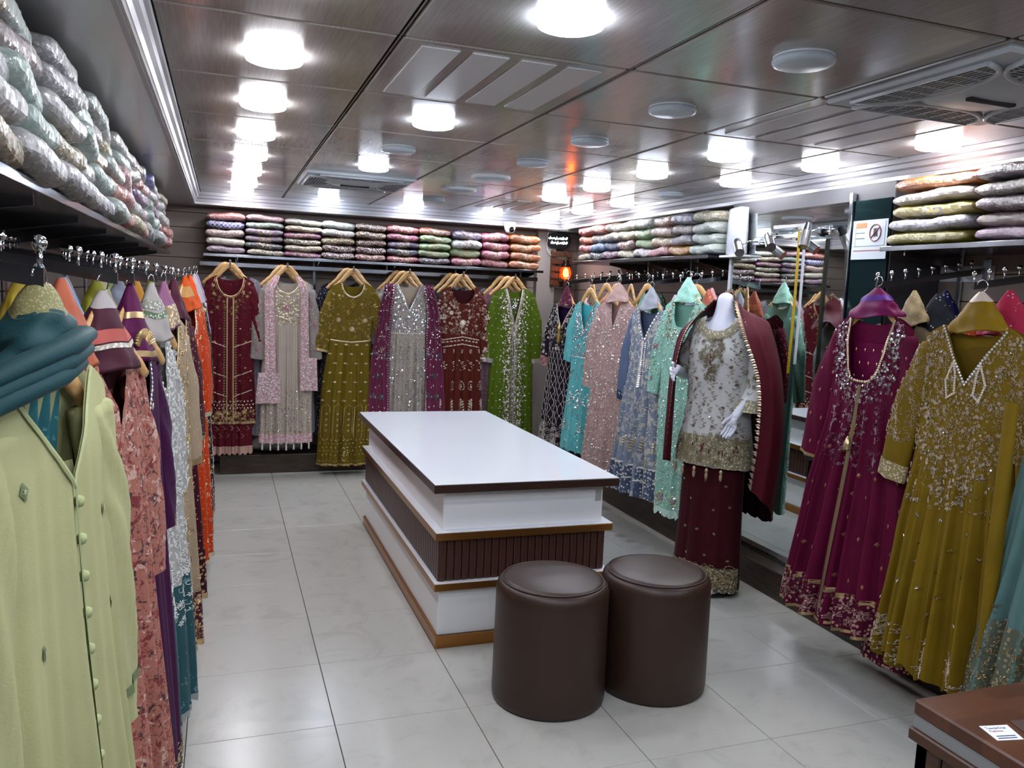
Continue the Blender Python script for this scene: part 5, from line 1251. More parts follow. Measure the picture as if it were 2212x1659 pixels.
MB().tube(ringp, 0.0022, 6, caps=False).build('ring', RING, t, True); MB().tube([(-0.003, -0.010, 0.008), (-0.003, -0.060, 0.055)], 0.0022, 6).build('slash', RING, t, True)
MB().prism([(-0.012, -0.02), (0.010, -0.02), (0.012, 0.006), (0.006, 0.02), (-0.004, 0.014), (-0.014, 0.02)], 0, 0.001).build('pictogram', plain('pictogram_ink', '3c3434', 0.6), t).matrix_local = Matrix.Translation((-0.0018, -0.035, 0.030)) @ Matrix.Rotation(-PI/2, 4, 'Y') @ Matrix.Rotation(PI/2, 4, 'Z')
o = MB().box(-0.002, 0, -0.14, 0.14, -0.035, 0.035).build('paper_sheet', plain('notice_paper', 'ccd4dc', 0.5)); o.location = (3.134, 2.78, 1.70); tag(o, 'blank white paper strip under the near right shelf', 'paper')
# white wrapped bag leaning at the mirror's top corner
bm = MB().grid([[(2.790+0.028*math.cos(a)*(0.75+0.25*math.sin(PI*k/10)), 4.045+0.095*math.copysign(abs(math.sin(a))**0.5, math.sin(a))*(1-0.10*k/10), 1.80+0.265*k/10+0.006*math.sin(3*a+k)) for a in [2*PI*i/28 for i in range(28)]] for k in range(11)], close=True)
bm.f += [tuple(10*28+i for i in range(28))]
o = bm.build('white_bag', pack_mat('d4d8e4', 'plain', 'c9b48c', 0.35), None, True); tag(o, 'tall white plastic bag standing at the top left of the mirror', 'plastic bag')
MB().cbox(2.745, 2.834, 3.94, 4.15, 1.786, 1.799, 0.002).build('bag_ledge', plain('white_post', 'd8dce0', 0.3)); tag(bpy.data.objects['bag_ledge'], 'small white ledge under the plastic bag beside the mirror', 'ledge')
# spotlights
for i, (y, z, rz) in enumerate(((3.90, 1.842, 0.3), (3.63, 1.862, 0.2), (3.34, 1.880, -0.9))):
    t = empty('spotlight', (2.70, y, z), 0, 'chrome spotlight with black back, %s above the mirror' % ['leftmost', 'middle', 'rightmost'][i], 'spotlight', 'chrome spotlights over the mirror')
    d = Vector((-0.35, -0.75 if i < 2 else -0.25, -0.55 if i < 2 else -0.9)).normalized(); c = Vector((0, 0, 0))
    MB().tube([c-d*0.01, c+d*0.075], 0.026, 20).build('barrel', plain('satin_chrome', 'c8cacc', 0.22, 1.0), t, True, angle=40)
    MB().tube([c-d*0.055, c-d*0.01], [0.018, 0.025], 20).build('back_cap', BLACKSTEEL, t, True, angle=40)
    MB().tube([c, Vector((0.07, 0, 0.03)), Vector((0.118, 0, 0.03))], 0.005, 8).build('stem', CHROME, t, True)
    MB().cbox(0.112, 0.119, -0.03, 0.03, 0.01, 0.05, 0.002).build('wall_plate', CHROME, t)
t = empty('bracket_bar', (2.74, 3.52, 1.90), 0, 'flat brushed metal double bar above the mirror', 'bracket')
for z in (0.02, -0.03): MB().cbox(-0.003, 0.003, -0.13, 0.13, z, z+0.018, 0.001).build('bar', plain('satin_chrome', 'c8cacc', 0.22, 1.0), t)
for y in (-0.1, 0.1): MB().cbox(0.0, 0.08, y-0.008, y+0.008, -0.02, 0.03, 0.001).build('stand_off', CHROME, t)
# measuring tape
def tape_mat():
    n = NT('tape_yellow'); wv = n.add('ShaderNodeTexWave', Scale=32.0); wv.bands_direction = 'Z'; n.link(n.coord(), wv.inputs['Vector'])
    n.link(n.ramp(wv.outputs['Fac'], [(0.06, lin('3a3010')), (0.12, lin('c8a418'))]), n.b.inputs['Base Color']); n.set(Roughness=0.4); return n.m
t = empty('measuring_tape', (2.73, 3.43, 1.90), 0, 'yellow measuring tape hanging in front of the mirror', 'tape measure')
rowsY = [[(0.004*math.sin(z*5), 0.011, -z), (0.004*math.sin(z*5), -0.011, -z)] for z in [0.72*i/20 for i in range(21)]]
MB().grid(rowsY).build('yellow_leg', tape_mat(), t, True)
MB().grid([[(0.012+0.004*math.sin(z*4), -0.016, -z), (0.012+0.004*math.sin(z*4), -0.038, -z)] for z in [0.01+0.66*i/20 for i in range(21)]]).build('white_leg', plain('tape_white', 'cfd0d4', 0.4), t, True)
MB().tube([(0.0, 0.012, 0), (0.006, 0.0, 0.006), (0.012, -0.03, 0)], 0.006, 6, flat=0.3).build('fold', tape_mat(), t, True)
MB().cbox(-0.003, 0.10, -0.012, -0.006, -0.006, 0.0, 0.001).build('hook', CHROME, t)

# ================================================================== MANNEQUIN
def catmull(P, n):
    out = []; k = len(P)
    P = [Vector(p) for p in P]
    for i in range(n+1):
        f = (k-1)*i/n; a = min(int(f), k-2); t = f-a
        p0, p1, p2, p3 = P[max(a-1, 0)], P[a], P[a+1], P[min(a+2, k-1)]
        out.append(0.5*((2*p1)+(p2-p0)*t+(2*p0-5*p1+4*p2-p3)*t*t+(3*p1-p0-3*p2+p3)*t**3))
    return out
def mannequin():
    root = empty('mannequin', (2.45, 3.61, 0), R(-60), 'headless white mannequin in white embroidered tunic, maroon skirt and dupatta', 'mannequin')
    V = []; E = []; Rr = []
    def chain(pts, start=None):
        prev = start; ids = []
        for p, r in pts:
            V.append(p); Rr.append(r if isinstance(r, tuple) else (r, r)); i = len(V)-1; ids.append(i)
            if prev is not None: E.append((prev, i))
            prev = i
        return ids
    tr = chain([((0, 0, 0.92), (0.12, 0.085)), ((0, 0, 1.06), (0.10, 0.075)), ((0, -0.01, 1.25), (0.12, 0.085)), ((0, 0, 1.375), (0.10, 0.06)), ((0, 0.0, 1.44), 0.055), ((0, 0.0, 1.50), 0.048), ((0, 0.0, 1.585), 0.047)])
    def hand(w_, dirn, side, thumb):
        d = Vector(dirn).normalized(); s = Vector(side).normalized(); w0 = Vector(V[w_]); up = d.cross(s)
        palm = chain([((w0+d*0.045)[:], (0.024, 0.014))], w_)[0]; pp = Vector(V[palm])
        for k, (off, ln) in enumerate(((-0.027, 0.060), (-0.009, 0.070), (0.009, 0.066), (0.026, 0.052))):
            b = pp+s*off+d*0.020
            chain([(b[:], 0.0085), ((b+d*ln*0.5+up*0.006)[:], 0.0078), ((b+d*ln+up*0.022)[:], 0.006)], palm)
        tb = w0+d*0.025+s*thumb*0.026
        chain([(tb[:], 0.010), ((tb+d*0.025+s*thumb*0.020+up*0.006)[:], 0.0085), ((tb+d*0.050+s*thumb*0.022+up*0.016)[:], 0.007)], w_)
    sh = tr[3]
    l = chain([((-0.155, 0, 1.375), 0.048), ((-0.195, 0.02, 1.25), 0.04), ((-0.23, 0.06, 1.12), 0.034), ((-0.22, -0.02, 1.145), 0.03), ((-0.195, -0.12, 1.175), 0.021)], sh)
    hand(l[-1], (0.15, -0.75, -0.25), (0.2, 0.2, -1), -1)
    a = chain([((0.155, 0, 1.375), 0.048), ((0.20, 0.01, 1.25), 0.04), ((0.225, 0.01, 1.12), 0.034), ((0.19, -0.07, 1.04), 0.029), ((0.165, -0.135, 0.975), 0.021)], sh)
    hand(a[-1], (-0.25, -0.12, -0.9), (1, -0.3, -0.2), -1)
    for s in (-1, 1):
        chain([((s*0.075, 0, 0.82), 0.085), ((s*0.08, -0.01, 0.50), 0.055), ((s*0.08, 0.01, 0.28), 0.045), ((s*0.08, 0.0, 0.09), 0.03), ((s*0.08, -0.06, 0.05), 0.028), ((s*0.085, -0.15, 0.03), 0.022)], tr[0])
    me = bpy.data.meshes.new('body'); me.from_pydata([tuple(v) for v in V], E, []); me.update()
    o = bpy.data.objects.new('body', me); link(o, root)
    o.modifiers.new('skin', 'SKIN'); sd = me.skin_vertices[0].data
    for i, r in enumerate(Rr): sd[i].radius = r
    sd[0].use_root = True
    sb = o.modifiers.new('sub', 'SUBSURF'); sb.levels = 2; sb.render_levels = 2
    dg = bpy.context.evaluated_depsgraph_get(); m2 = bpy.data.meshes.new_from_object(o.evaluated_get(dg)); o.modifiers.clear(); o.data = m2
    m2.materials.clear(); m2.materials.append(plain('mannequin_white', 'd6d8e4', 0.3))
    for p in m2.polygons: p.use_smooth = True
    # tunic
    WHT = fabric('c6c6c4', 0.7, 0.2); GE = thread('8f8466', 0.4, 0.5); MR = thread('5c1420', 0.5, 0.2)
    class TD(Dress):
        def pt(s, u, z): v = Dress.pt(s, u, z); return Vector((v.x, v.y, v.z+1.455))
        def bpt(s, u, z):
            h = s.H(z); d = lerp_keys(s.dk, z); return Vector((u*h, 0.95*d*math.sqrt(max(0, 1-u*u)), z+1.455))
    D = TD(root, 0.77, [(0, 0.155), (-0.06, 0.172), (-0.25, 0.175), (-0.42, 0.168), (-0.77, 0.215)], [(0, 0.05), (-0.06, 0.085), (-0.2, 0.125), (-0.42, 0.11), (-0.77, 0.13)], [(0, 0), (-0.3, 0.002), (-0.77, 0.010)], 3, ('round', 0.078, 0.075), 71, slope=0.045, hemwave=0.004)
    D.body(WHT, 56, 36, name='tunic')
    NK = fabric('8d8670', 0.6, 0.2, speck='c8c0a4', sscale=80, samt=0.42)
    D.ribbon(NK, D.neckpts(0.022), 0.045, 'neckline_trim')
    D.scatter(GE, [M_curl, M_branch, M_flower], 200, (-0.075, 0.075, -0.33, -0.10), (0.009, 0.015), 2, lambda x, z: 1 if abs(x) < 0.05*(1+0.4*math.sin(z*25)) else 0)
    D.put(MR, M_paisley, 0, -0.20, 0.028); D.put(MR, M_flower, 0, -0.27, 0.018)
    D.lattice(GE, M_branch, 0.062, 0.07, (-0.19, 0.19, -0.62, -0.06), 0.028, jit=0.012, prob=lambda x, z: abs(x) > 0.07 or z < -0.34)
    D.lattice(MR, M_flower, 0.11, 0.11, (-0.18, 0.18, -0.58, -0.12), 0.011, jit=0.02)
    D.band(NK, -0.77, -0.615, 'hem_border'); D.scatter(GE, [M_paisley, M_curl, M_flower], 120, (-0.21, 0.21, -0.75, -0.60), (0.012, 0.02), 5); D.scatter(MR, [M_drop], 22, (-0.2, 0.2, -0.72, -0.64), (0.012, 0.016), 6, rot=False); D.scatter(MIRRORSEQ, [M_bead], 60, (-0.2, 0.2, -0.75, -0.05), (0.004, 0.006), 7)
    D.finish()
    for s, path in ((1, [(0.15, 0, 1.395), (0.205, -0.005, 1.24), (0.225, -0.02, 1.10), (0.195, -0.075, 0.99)]), (-1, [(-0.15, 0, 1.395), (-0.19, 0.005, 1.26), (-0.222, 0.035, 1.15)])):
        S = Sleeve(root, path, [0.062, 0.062, 0.066, 0.072] if s > 0 else [0.062, 0.06, 0.055], 0.75, 2, 0.003); S.body(WHT, 24, 18)
        S.scatter(GE, [M_branch, M_flower], 24, (-0.05, 0.05, -S.len+0.1, -0.03), (0.012, 0.02), 3); S.cuff(NK, 0.075 if s > 0 else 0.05); S.finish()
    # skirt
    MRN = fabric('3a0812', 0.7, 0.35)
    class SK(Dress):
        def pt(s, u, z): v = Dress.pt(s, u, z); return Vector((v.x, v.y, v.z+0.86))
        def bpt(s, u, z):
            h = s.H(z); d = lerp_keys(s.dk, z); return Vector((u*h, 0.9*d*math.sqrt(max(0, 1-u*u)), z+0.86))
    K = SK(root, 0.825, [(0, 0.165), (-0.4, 0.17), (-0.825, 0.185)], [(0, 0.10), (-0.825, 0.13)], [(0, 0.002), (-0.825, 0.014)], 3, ('round', 0.0001, 0.0), 5, slope=0.0, hemwave=0.004)
    K.body(MRN, 48, 24, name='skirt'); K.lattice(thread('a89a88', 0.4, 0.5), M_flower, 0.105, 0.13, (-0.16, 0.16, -0.66, -0.12), 0.009, jit=0.02)
    K.band(fabric('5a5446', 0.6, 0.2, speck='a89c80', sscale=70, samt=0.45), -0.825, -0.70, 'hem_border', scallop=0.008, nsc=12); K.scatter(ANTIQUE, [M_curl, M_ring], 110, (-0.18, 0.18, -0.81, -0.70), (0.013, 0.02), 4); K.finish()
    # dupatta
    inner = catmull([(-0.195, -0.165, 0.70), (-0.185, -0.165, 0.95), (-0.18, -0.15, 1.16), (-0.155, -0.115, 1.36), (-0.075, -0.045, 1.50), (0, 0.062, 1.585), (0.085, -0.045, 1.50), (0.175, -0.12, 1.36), (0.262, -0.12, 1.15), (0.275, -0.11, 0.90), (0.255, -0.11, 0.60)], 90)
    outer = catmull([(-0.225, -0.06, 0.66), (-0.235, -0.04, 0.95), (-0.25, 0.0, 1.16), (-0.225, 0.03, 1.36), (-0.15, 0.10, 1.44), (0, 0.15, 1.40), (0.17, 0.10, 1.45), (0.25, 0.05, 1.37), (0.335, 0.0, 1.15), (0.365, -0.01, 0.85), (0.345, -0.02, 0.48)], 90)
    rows = []
    for i, (a, b) in enumerate(zip(inner, outer)):
        rw = []
        for j in range(11):
            t = j/10; p = a.lerp(b, t); bl = math.sin(PI*t)*max(0.0, min(1.0, (1.47-p.z)/0.1)); sg = 1.0 if i > 45 else -0.5; p = p+Vector((sg*0.030*bl, -0.014*math.sin(PI*t)-0.022*bl-0.008*math.sin(t*13+i*0.03), 0.006*math.sin(PI*t))); rw.append(p[:])
        rows.append(rw)
    dp = MB().grid(rows).build('dupatta', fabric('4c0c1a', 0.6, 0.3), root, True)
    mb = MB(); bd = MB()
    for i in range(1, 90):
        a, b = inner[i], outer[i]; out = (a-b).normalized(); tg = (inner[min(i+1, 90)]-inner[i-1]).normalized(); n = out.cross(tg).normalized()
        if n.y > 0: n = -n
        base = a+n*0.004
        for q, sz in ((0.0, 0.016), (0.5, 0.012)):
            c = base+tg*q*0.02
            pts = [c+tg*sz*0.7, c+out*sz*1.5, c-tg*sz*0.7, c-out*sz*0.7]; k = len(mb.v); mb.v += [p[:] for p in pts]+[(c+n*0.006)[:]]; mb.f += [(k, k+1, k+4), (k+1, k+2, k+4), (k+2, k+3, k+4), (k+3, k, k+4)]
        c = a-out*0.022+n*0.006; pts = [c+tg*0.006, c+out*0.006, c-tg*0.006, c-out*0.006]; k = len(bd.v); bd.v += [p[:] for p in pts]+[(c+n*0.004)[:]]; bd.f += [(k, k+1, k+4), (k+1, k+2, k+4), (k+2, k+3, k+4), (k+3, k, k+4)]
    mb.build('scalloped_border', thread('b09c86', 0.3, 0.6), dp, kind='stuff'); bd.build('sequins', MIRRORSEQ, dp, kind='stuff')
    for k in range(5):
        x = -0.19+0.072*k; p = D.pt(x/0.215, -0.775)
        MB().lathe([(0.001, 0), (0.008, -0.008), (0.010, -0.016), (0.005, -0.024), (0.009, -0.032), (0.008, -0.048), (0.003, -0.062), (0.001, -0.063)], 10, (p.x, p.y-0.006, p.z)).build('tassel', thread('c0aa8c', 0.35, 0.5), root, True)
    MB().lathe([(0.15, 0.0), (0.15, 0.010), (0.142, 0.014), (0.001, 0.014)], 36, (0, 0.0, 0)).build('base_plate', plain('glass_base', '30343a', 0.1, 0.3), root, True, angle=40)
    MB().tube([(0.0, 0.06, 0.01), (0.0, 0.06, 0.85)], 0.011, 10).build('support_rod', CHROME, root, True)
mannequin()

# ================================================================== REAR RIGHT CORNER
t = empty('led_sign', (2.915, 7.015, 2.02), 0, 'black rounded sign with two rows of glowing white script', 'sign')
def rrect(w_, h, r, n=8):
    out = []
    for cx, cy, a0 in ((w_/2-r, h/2-r, 0), (-w_/2+r, h/2-r, PI/2), (-w_/2+r, -h/2+r, PI), (w_/2-r, -h/2+r, 1.5*PI)):
        for i in range(n+1): a = a0+PI/2*i/n; out.append((cx+r*math.cos(a), cy+r*math.sin(a)))
    return out
o = MB().prism(rrect(0.235, 0.138, 0.062), -0.012, 0.012).build('frame', plain('sign_black', '15171c', 0.35), t); o.rotation_euler = (PI/2, 0, 0)
SG = glow('sign_glow', 'f4f8ff', 14.0); gz = random.Random(5)
for rowz in (0.018, -0.022):
    # flowing right-to-left script: looped strokes, ascenders and dots
    x = 0.080; seg = 0
    while x > -0.08:
        L = gz.uniform(0.018, 0.032); pts = []
        for i in range(13):
            q = i/12; pts.append((x-L*q, -0.0145, rowz+0.006*math.sin(q*6.28*1.5+seg)+(0.010*math.exp(-((q-0.15)/0.1)**2) if seg % 2 == 0 else -0.007*math.exp(-((q-0.85)/0.12)**2))))
        MB().tube(pts, 0.0034, 6).build('script_stroke', SG, t, True)
        if seg % 2: MB().lathe([(0.001, -0.003), (0.003, -0.001), (0.003, 0.001), (0.001, 0.003)], 8, (x-L/2, -0.0145, rowz+0.014)).build('script_dot', SG, t, True)
        x -= L+0.002; seg += 1
cb = MB().tube([(2.80, 6.99, 2.10), (2.797, 7.0, 2.06), (2.795, 7.005, 1.99), (2.80, 7.005, 1.93), (2.83, 7.005, 1.89), (2.87, 7.0, 1.875)], 0.003, 6).build('sign_cable', WHITEPL, None, True); tag(cb, 'thin white cable running down beside the glowing sign', 'cable')
t = empty('slat_rack', (2.945, 7.0, 1.60), 0, 'small brown pallet of wooden slats behind the lantern', 'pallet')
PALW = wood('pallet_wood', '4a2a1c', '6c4028', (14, 2, 14), 0.5)
for k in range(5): MB().cbox(-0.102, 0.102, -0.012, 0.0, 0.01+k*0.066, 0.055+k*0.066, 0.002).build('slat', PALW, t)
for x in (-0.085, 0.085): MB().cbox(x-0.012, x+0.012, 0.001, 0.03, 0.0, 0.33, 0.002).build('upright', PALW, t)
# lantern
t = empty('lantern', (2.965, 6.93, 1.60), 0, 'dark hurricane lantern with glowing orange globe on the pallet', 'lantern')
BRZ = plain('dark_bronze', '2c1f18', 0.35, 0.7)
MB().lathe([(0.058, 0.0), (0.058, 0.012), (0.05, 0.018), (0.048, 0.05), (0.036, 0.06), (0.034, 0.07), (0.001, 0.07)], 24, caps=True).build('tank', BRZ, t, True, angle=40)
MB().lathe([(0.001, 0.18), (0.040, 0.18), (0.040, 0.186), (0.028, 0.20), (0.026, 0.225), (0.032, 0.228), (0.024, 0.245), (0.001, 0.248)], 24, caps=False).build('chimney', BRZ, t, True, angle=40)
n = NT('amber_glass'); n.set(Base_Color=lin('ff6a20'), Roughness=0.05, Transmission_Weight=0.9, Emission_Color=lin('ff5010'), Emission_Strength=0.9)
MB().lathe([(0.030, 0.07), (0.044, 0.09), (0.050, 0.125), (0.044, 0.158), (0.032, 0.18)], 24, caps=False).build('globe', n.m, t, True)
MB().lathe([(0.001, 0.095), (0.014, 0.10), (0.018, 0.125), (0.013, 0.155), (0.001, 0.165)], 14, caps=False).build('flame_bulb', glow('flame', 'ffb070', 30.0), t, True)
for s in (-1, 1): MB().tube([(s*0.05, 0, 0.03), (s*0.068, 0, 0.05), (s*0.070, 0, 0.15), (s*0.058, 0, 0.195), (s*0.028, 0, 0.215)], 0.005, 8).build('side_tube', BRZ, t, True)
MB().tube([(0.0, 0, 0.245), (0.012, 0.02, 0.27), (0.0, 0.05, 0.31), (0.0, 0.058, 0.33)], 0.004, 6).build('bail_chain', BRZ, t, True)
# security camera
t = empty('security_camera', (2.345, 6.755, 2.105), 0, 'white dome security camera under the rear cornice', 'camera')
MB().lathe([(0.05, 0.03), (0.052, 0.005), (0.050, -0.012), (0.046, -0.03), (0.038, -0.05), (0.024, -0.064), (0.001, -0.070)], 28, caps=True).build('shell', plain('cam_white', 'd8dae0', 0.3), t, True)
MB().lathe([(0.024, -0.052), (0.022, -0.056), (0.001, -0.057)], 20, (0, -0.028, -0.038), axis='y', caps=True).build('lens', plain('lens_black', '0a0b0d', 0.08), t, True).location = (0, 0.032, 0.0)
# ================================================================== LEFT WALL: ARMS AND GOWNS
LG = 'gowns on the left wall arms'
ARM3 = arm_meshes(0.53, 0.085, 7)
left_arms = [1.19, 1.97, 2.32, 2.72, 3.12, 3.62, 4.12, 4.62, 5.2, 0.45]
lname = ['pale yellow tunic', 'coral floral gown', 'purple gown', 'white lace gown', 'beige gold gown', 'maroon gown', 'orange gown', 'dark printed gown', 'last gown by the corner', 'space nearest the camera']
for y, nm in zip(left_arms, lname): wall_arm(-0.745, y, 1.612, 0, 'chrome peg arm above the %s' % nm, 'peg arms on the left wall', 7, ARM3, 0.53, 0.085)
def lgown(x, y, z, tw, label): return empty('gown', (x, y, z), R(90-tw), label, 'gown', LG)
def lhang(x, y, z, tw, what): hanger((x, y, z), R(90-tw), 'wooden hanger inside the %s on the left' % what, 'hangers on the left wall', True)

# pale yellow tunic, nearest
r = lgown(-0.223, 1.20, 1.405, 14, 'pale yellow V-neck tunic with round cloth buttons and leaf motifs')
YL = fabric('a9a97a', 0.8, 0.2, fine=0.06); LF = thread('6f7c56', 0.6, 0.1)
D = Dress(r, 1.02, [(0, 0.195), (-0.2, 0.19), (-0.45, 0.20), (-1.02, 0.26)], [(0, 0.014), (-0.12, 0.035), (-1.02, 0.09)], [(0, 0), (-0.2, 0.004), (-1.02, 0.024)], 4, ('v', 0.115, 0.150), 81, slope=0.045)
D.body(YL, 84, 60, backmat=fabric('a3a274', 0.8, 0.2)); D.ribbon(fabric('aeb384', 0.8, 0.2), D.neckpts(0.004), 0.008, 'neckline_trim'); D.ribbon(fabric('929d70', 0.8, 0.2), [(0.0, -0.155), (0.0, -0.95)], 0.010, 'placket')
for k in range(12):
    p = D.pt(0.02, -0.175-0.052*k); MB().lathe([(0.001, -0.011), (0.007, -0.009), (0.0085, -0.004), (0.007, 0.0), (0.001, 0.001)], 14, (p.x+0.006, p.y, p.z), axis='y').build('button', fabric('a9b080', 0.75, 0.2), r, True)
for x, z in ((-0.12, -0.13), (0.10, -0.21), (-0.10, -0.34), (0.12, -0.36), (-0.08, -0.55), (0.13, -0.56), (-0.15, -0.70), (0.10, -0.74), (-0.05, -0.78), (0.16, -0.25), (-0.17, -0.48), (0.17, -0.45)):
    D.put(LF, lambda q: [[(q*0.7, 0), (0, q), (-q*0.7, 0), (0, -q)]], x, z, 0.013, 0.2, lift=0.002, puff=0.0006); D.put(thread('a8ac84', 0.5, 0.1), M_star, x, z, 0.006, lift=0.003, puff=0.0005)
for s in (-1, 1):
    S = Sleeve(r, [(s*0.165, 0, -0.035), (s*0.182, -0.01, -0.24), (s*0.19, -0.02, -0.58)], [0.07, 0.056, 0.052], 0.5, 3); S.body(YL, 24, 20)
    S.cuff(LF, 0.012, 'lace_band', -S.len+0.05)
D.finish()
inner = MB()
# folded collar cloth and label inside the neck
inner.grid([[(-0.045+0.09*i/10, -0.018+0.010*math.sin(PI*i/10)-0.004*j/4, -0.125-0.07*j/8*(1-0.3*abs(i-5)/5)) for i in range(11)] for j in range(9)]).build('folded_trousers', fabric('a9ab7e', 0.8, 0.2), r, True)
MB().box(-0.075, -0.035, 0.0, 0.0015, -0.085, -0.074).build('neck_label', plain('label_black', '14161a', 0.6), r)
lhang(-0.223, 1.20, 1.390, 14, 'pale yellow tunic')
td = Panel(empty('teal_undergarment', (-0.232, 1.20, 1.40), R(76), 'teal patterned cloth showing through the neck of the yellow tunic', 'cloth'), [(0.0, -0.07), (-0.2, -0.06)], [(0.0, 0.075), (-0.2, 0.05)], [(0.05, 0.004), (-0.25, 0.004)], 0.02, -0.17, 4, 0.006, 1); td.body(fabric('2f6a70', 0.7, 0.25, print2='5c9490', pscale=30, pth=0.58), 24, 16, 'cloth')
# teal dupatta bundle
t = empty('teal_dupatta', (-0.223, 1.20, 1.525), R(76), 'dark teal dupatta with olive border wrapped over the nearest hanger', 'scarf')
TE = fabric('1a3c40', 0.6, 0.3, fine=0.14)
def bundle(a, q):
    w_ = 0.014+0.072*q**0.8; d = 0.012+0.046*q**0.8; f = 1+0.09*math.sin(4*a+9*q)*q+0.10*math.sin(2*a-19*q)*q+0.05*math.sin(5*a+31*q)*q
    return (w_*math.cos(a)*f-0.03*q*q, d*math.sin(a)*f, -0.005-0.105*q-0.02*q*math.cos(a)*-1*q+0.012*math.sin(3*a+6*q)*q)
MB().grid([[bundle(2*PI*i/40, 0.32+0.68*j/20) for i in range(40)] for j in range(21)]+[[(bundle(2*PI*i/40, 1)[0]*0.8, bundle(2*PI*i/40, 1)[1]*0.8, bundle(2*PI*i/40, 1)[2]+0.012) for i in range(40)]], close=True).build('folds', TE, t, True)
MB().grid([[bundle(2*PI*i/40, 0.36*j/8) for i in range(40)] for j in range(9)], close=True).build('border', fabric('75724a', 0.6, 0.2, speck='98926a', sscale=260, samt=0.4), t, True)
for k, (dz, dx) in enumerate(((0.0, 0.0), (-0.018, -0.01), (-0.035, -0.03))):
    MB().tube([(0.062+dx*0.3, -0.02, -0.075+dz*0.7), (0.02+dx, -0.046, -0.070+dz), (-0.04+dx, -0.050, -0.082+dz), (-0.11+dx, -0.030, -0.100+dz), (-0.17+dx, -0.01, -0.118+dz), (-0.21+dx, 0.0, -0.14+dz)], [0.009, 0.017, 0.019, 0.018, 0.016, 0.010], 14, flat=0.7).build('fold_roll', TE, t, True)

# coral floral gown
r = lgown(-0.245, 1.97, 1.375, 15, 'coral pink gown printed with maroon flowers')
CO = fabric('a86f60', 0.75, 0.25, print2=('7c3a3c', 'caa89a', '4c3a3c', '8c4440'), pscale=24, pth=0.575)
D = Dress(r, 1.33, [(0, 0.185), (-0.2, 0.18), (-0.5, 0.20), (-1.33, 0.27)], [(0, 0.014), (-0.12, 0.035), (-1.33, 0.10)], [(0, 0), (-0.2, 0.006), (-1.33, 0.035)], 5, ('v', 0.09, 0.17), 83)
D.body(CO, 72, 44, backmat=fabric('5c2830', 0.7, 0.2)); inn2 = Panel(r, [(-0.10, -0.08), (-0.3, -0.04)], [(-0.10, 0.08), (-0.3, 0.04)], [(-0.1, 0.012), (-0.3, 0.01)], -0.10, -0.25, 2, 0.004, 0); inn2.body(CO, 8, 10, 'inner_top')
for s in (-1, 1):
    S = Sleeve(r, [(s*0.17, 0, -0.045), (s*0.215, -0.01, -0.28), (s*0.235, -0.02, -0.58)], [0.065, 0.06, 0.055], 0.5, 3); S.body(CO)
for k in range(5):
    p = D.pt(0.93, -0.35-0.05*k)
D.finish(); lhang(-0.245, 1.97, 1.38, 26, 'coral floral gown')
MRB = fabric('46202c', 0.6, 0.25, fine=0.1); SAL = fabric('b05a52', 0.6, 0.25); IVT = fabric('b8b0a0', 0.6, 0.2, speck='e0dcd0', sscale=90, samt=0.4)
scarf((-0.245, 1.97, 1.50), R(64), MRB, 'maroon and salmon striped dupatta with ivory edging above the coral gown', 'folded dupattas on the left', 0.15, 0.10, 0.055, ((0.0, 0.22, fabric('a49e9c', 0.6, 0.2)), (0.48, 0.64, SAL), (0.66, 0.72, IVT)), 31)

# purple gown
r = lgown(-0.225, 2.33, 1.37, 13, 'plain deep purple gown with beaded neckline')
PU = fabric('3b0c38', 0.65, 0.35, fine=0.1)
D = Dress(r, 1.29, [(0, 0.18), (-0.2, 0.175), (-0.5, 0.19), (-1.29, 0.235)], [(0, 0.014), (-0.12, 0.035), (-1.29, 0.09)], [(0, 0), (-0.2, 0.004), (-1.29, 0.022)], 3, ('v', 0.085, 0.22), 85)
D.body(PU, 60, 40); D.line(BEAD, D.neckpts(0.008), 0.010, M_bead, 0.006); D.scatter(PALEGOLD, [M_bead, M_curl], 170, (-0.13, 0.13, -0.36, -0.02), (0.005, 0.010), 3, lambda x, z: 1 if abs(abs(x)-0.07*(1+z/0.25)) < 0.03 else 0)
D.scatter(ANTIQUE, [M_curl, M_flower], 90, (-0.22, 0.22, -1.28, -1.19), (0.010, 0.016), 4)
for s in (-1, 1):
    S = Sleeve(r, [(s*0.165, 0, -0.045), (s*0.205, -0.01, -0.28), (s*0.225, -0.02, -0.56)], [0.06, 0.055, 0.05], 0.5, 3); S.body(PU)
D.finish(); lhang(-0.225, 2.33, 1.375, 24, 'purple gown')
VI = fabric('541242', 0.55, 0.35)
scarf((-0.225, 2.33, 1.515), R(66), VI, 'violet dupatta with gold bands and fringed tie above the purple gown', 'folded dupattas on the left', 0.18, 0.085, 0.05, ((0.36, 0.44, GOLD), (0.86, 0.94, GOLD)), 32)
fr = empty('gold_fringe', (-0.20, 2.31, 1.345), R(66), 'gold pleated fringe at the throat of the purple gown', 'fringe')
for k in range(17):
    a = -1.2+2.4*k/16; MB().tube([(0, 0, 0), (0.05*math.sin(a), -0.012, 0.055*math.cos(a))], [0.0035, 0.006], 5, flat=0.35).build('pleat', thread('b89c6c', 0.3, 0.7), fr, True)
MB().lathe([(0.001, 0.012), (0.010, 0.008), (0.012, 0), (0.010, -0.008), (0.001, -0.012)], 12).build('knot', thread('c4ac80', 0.3, 0.7), fr, True)

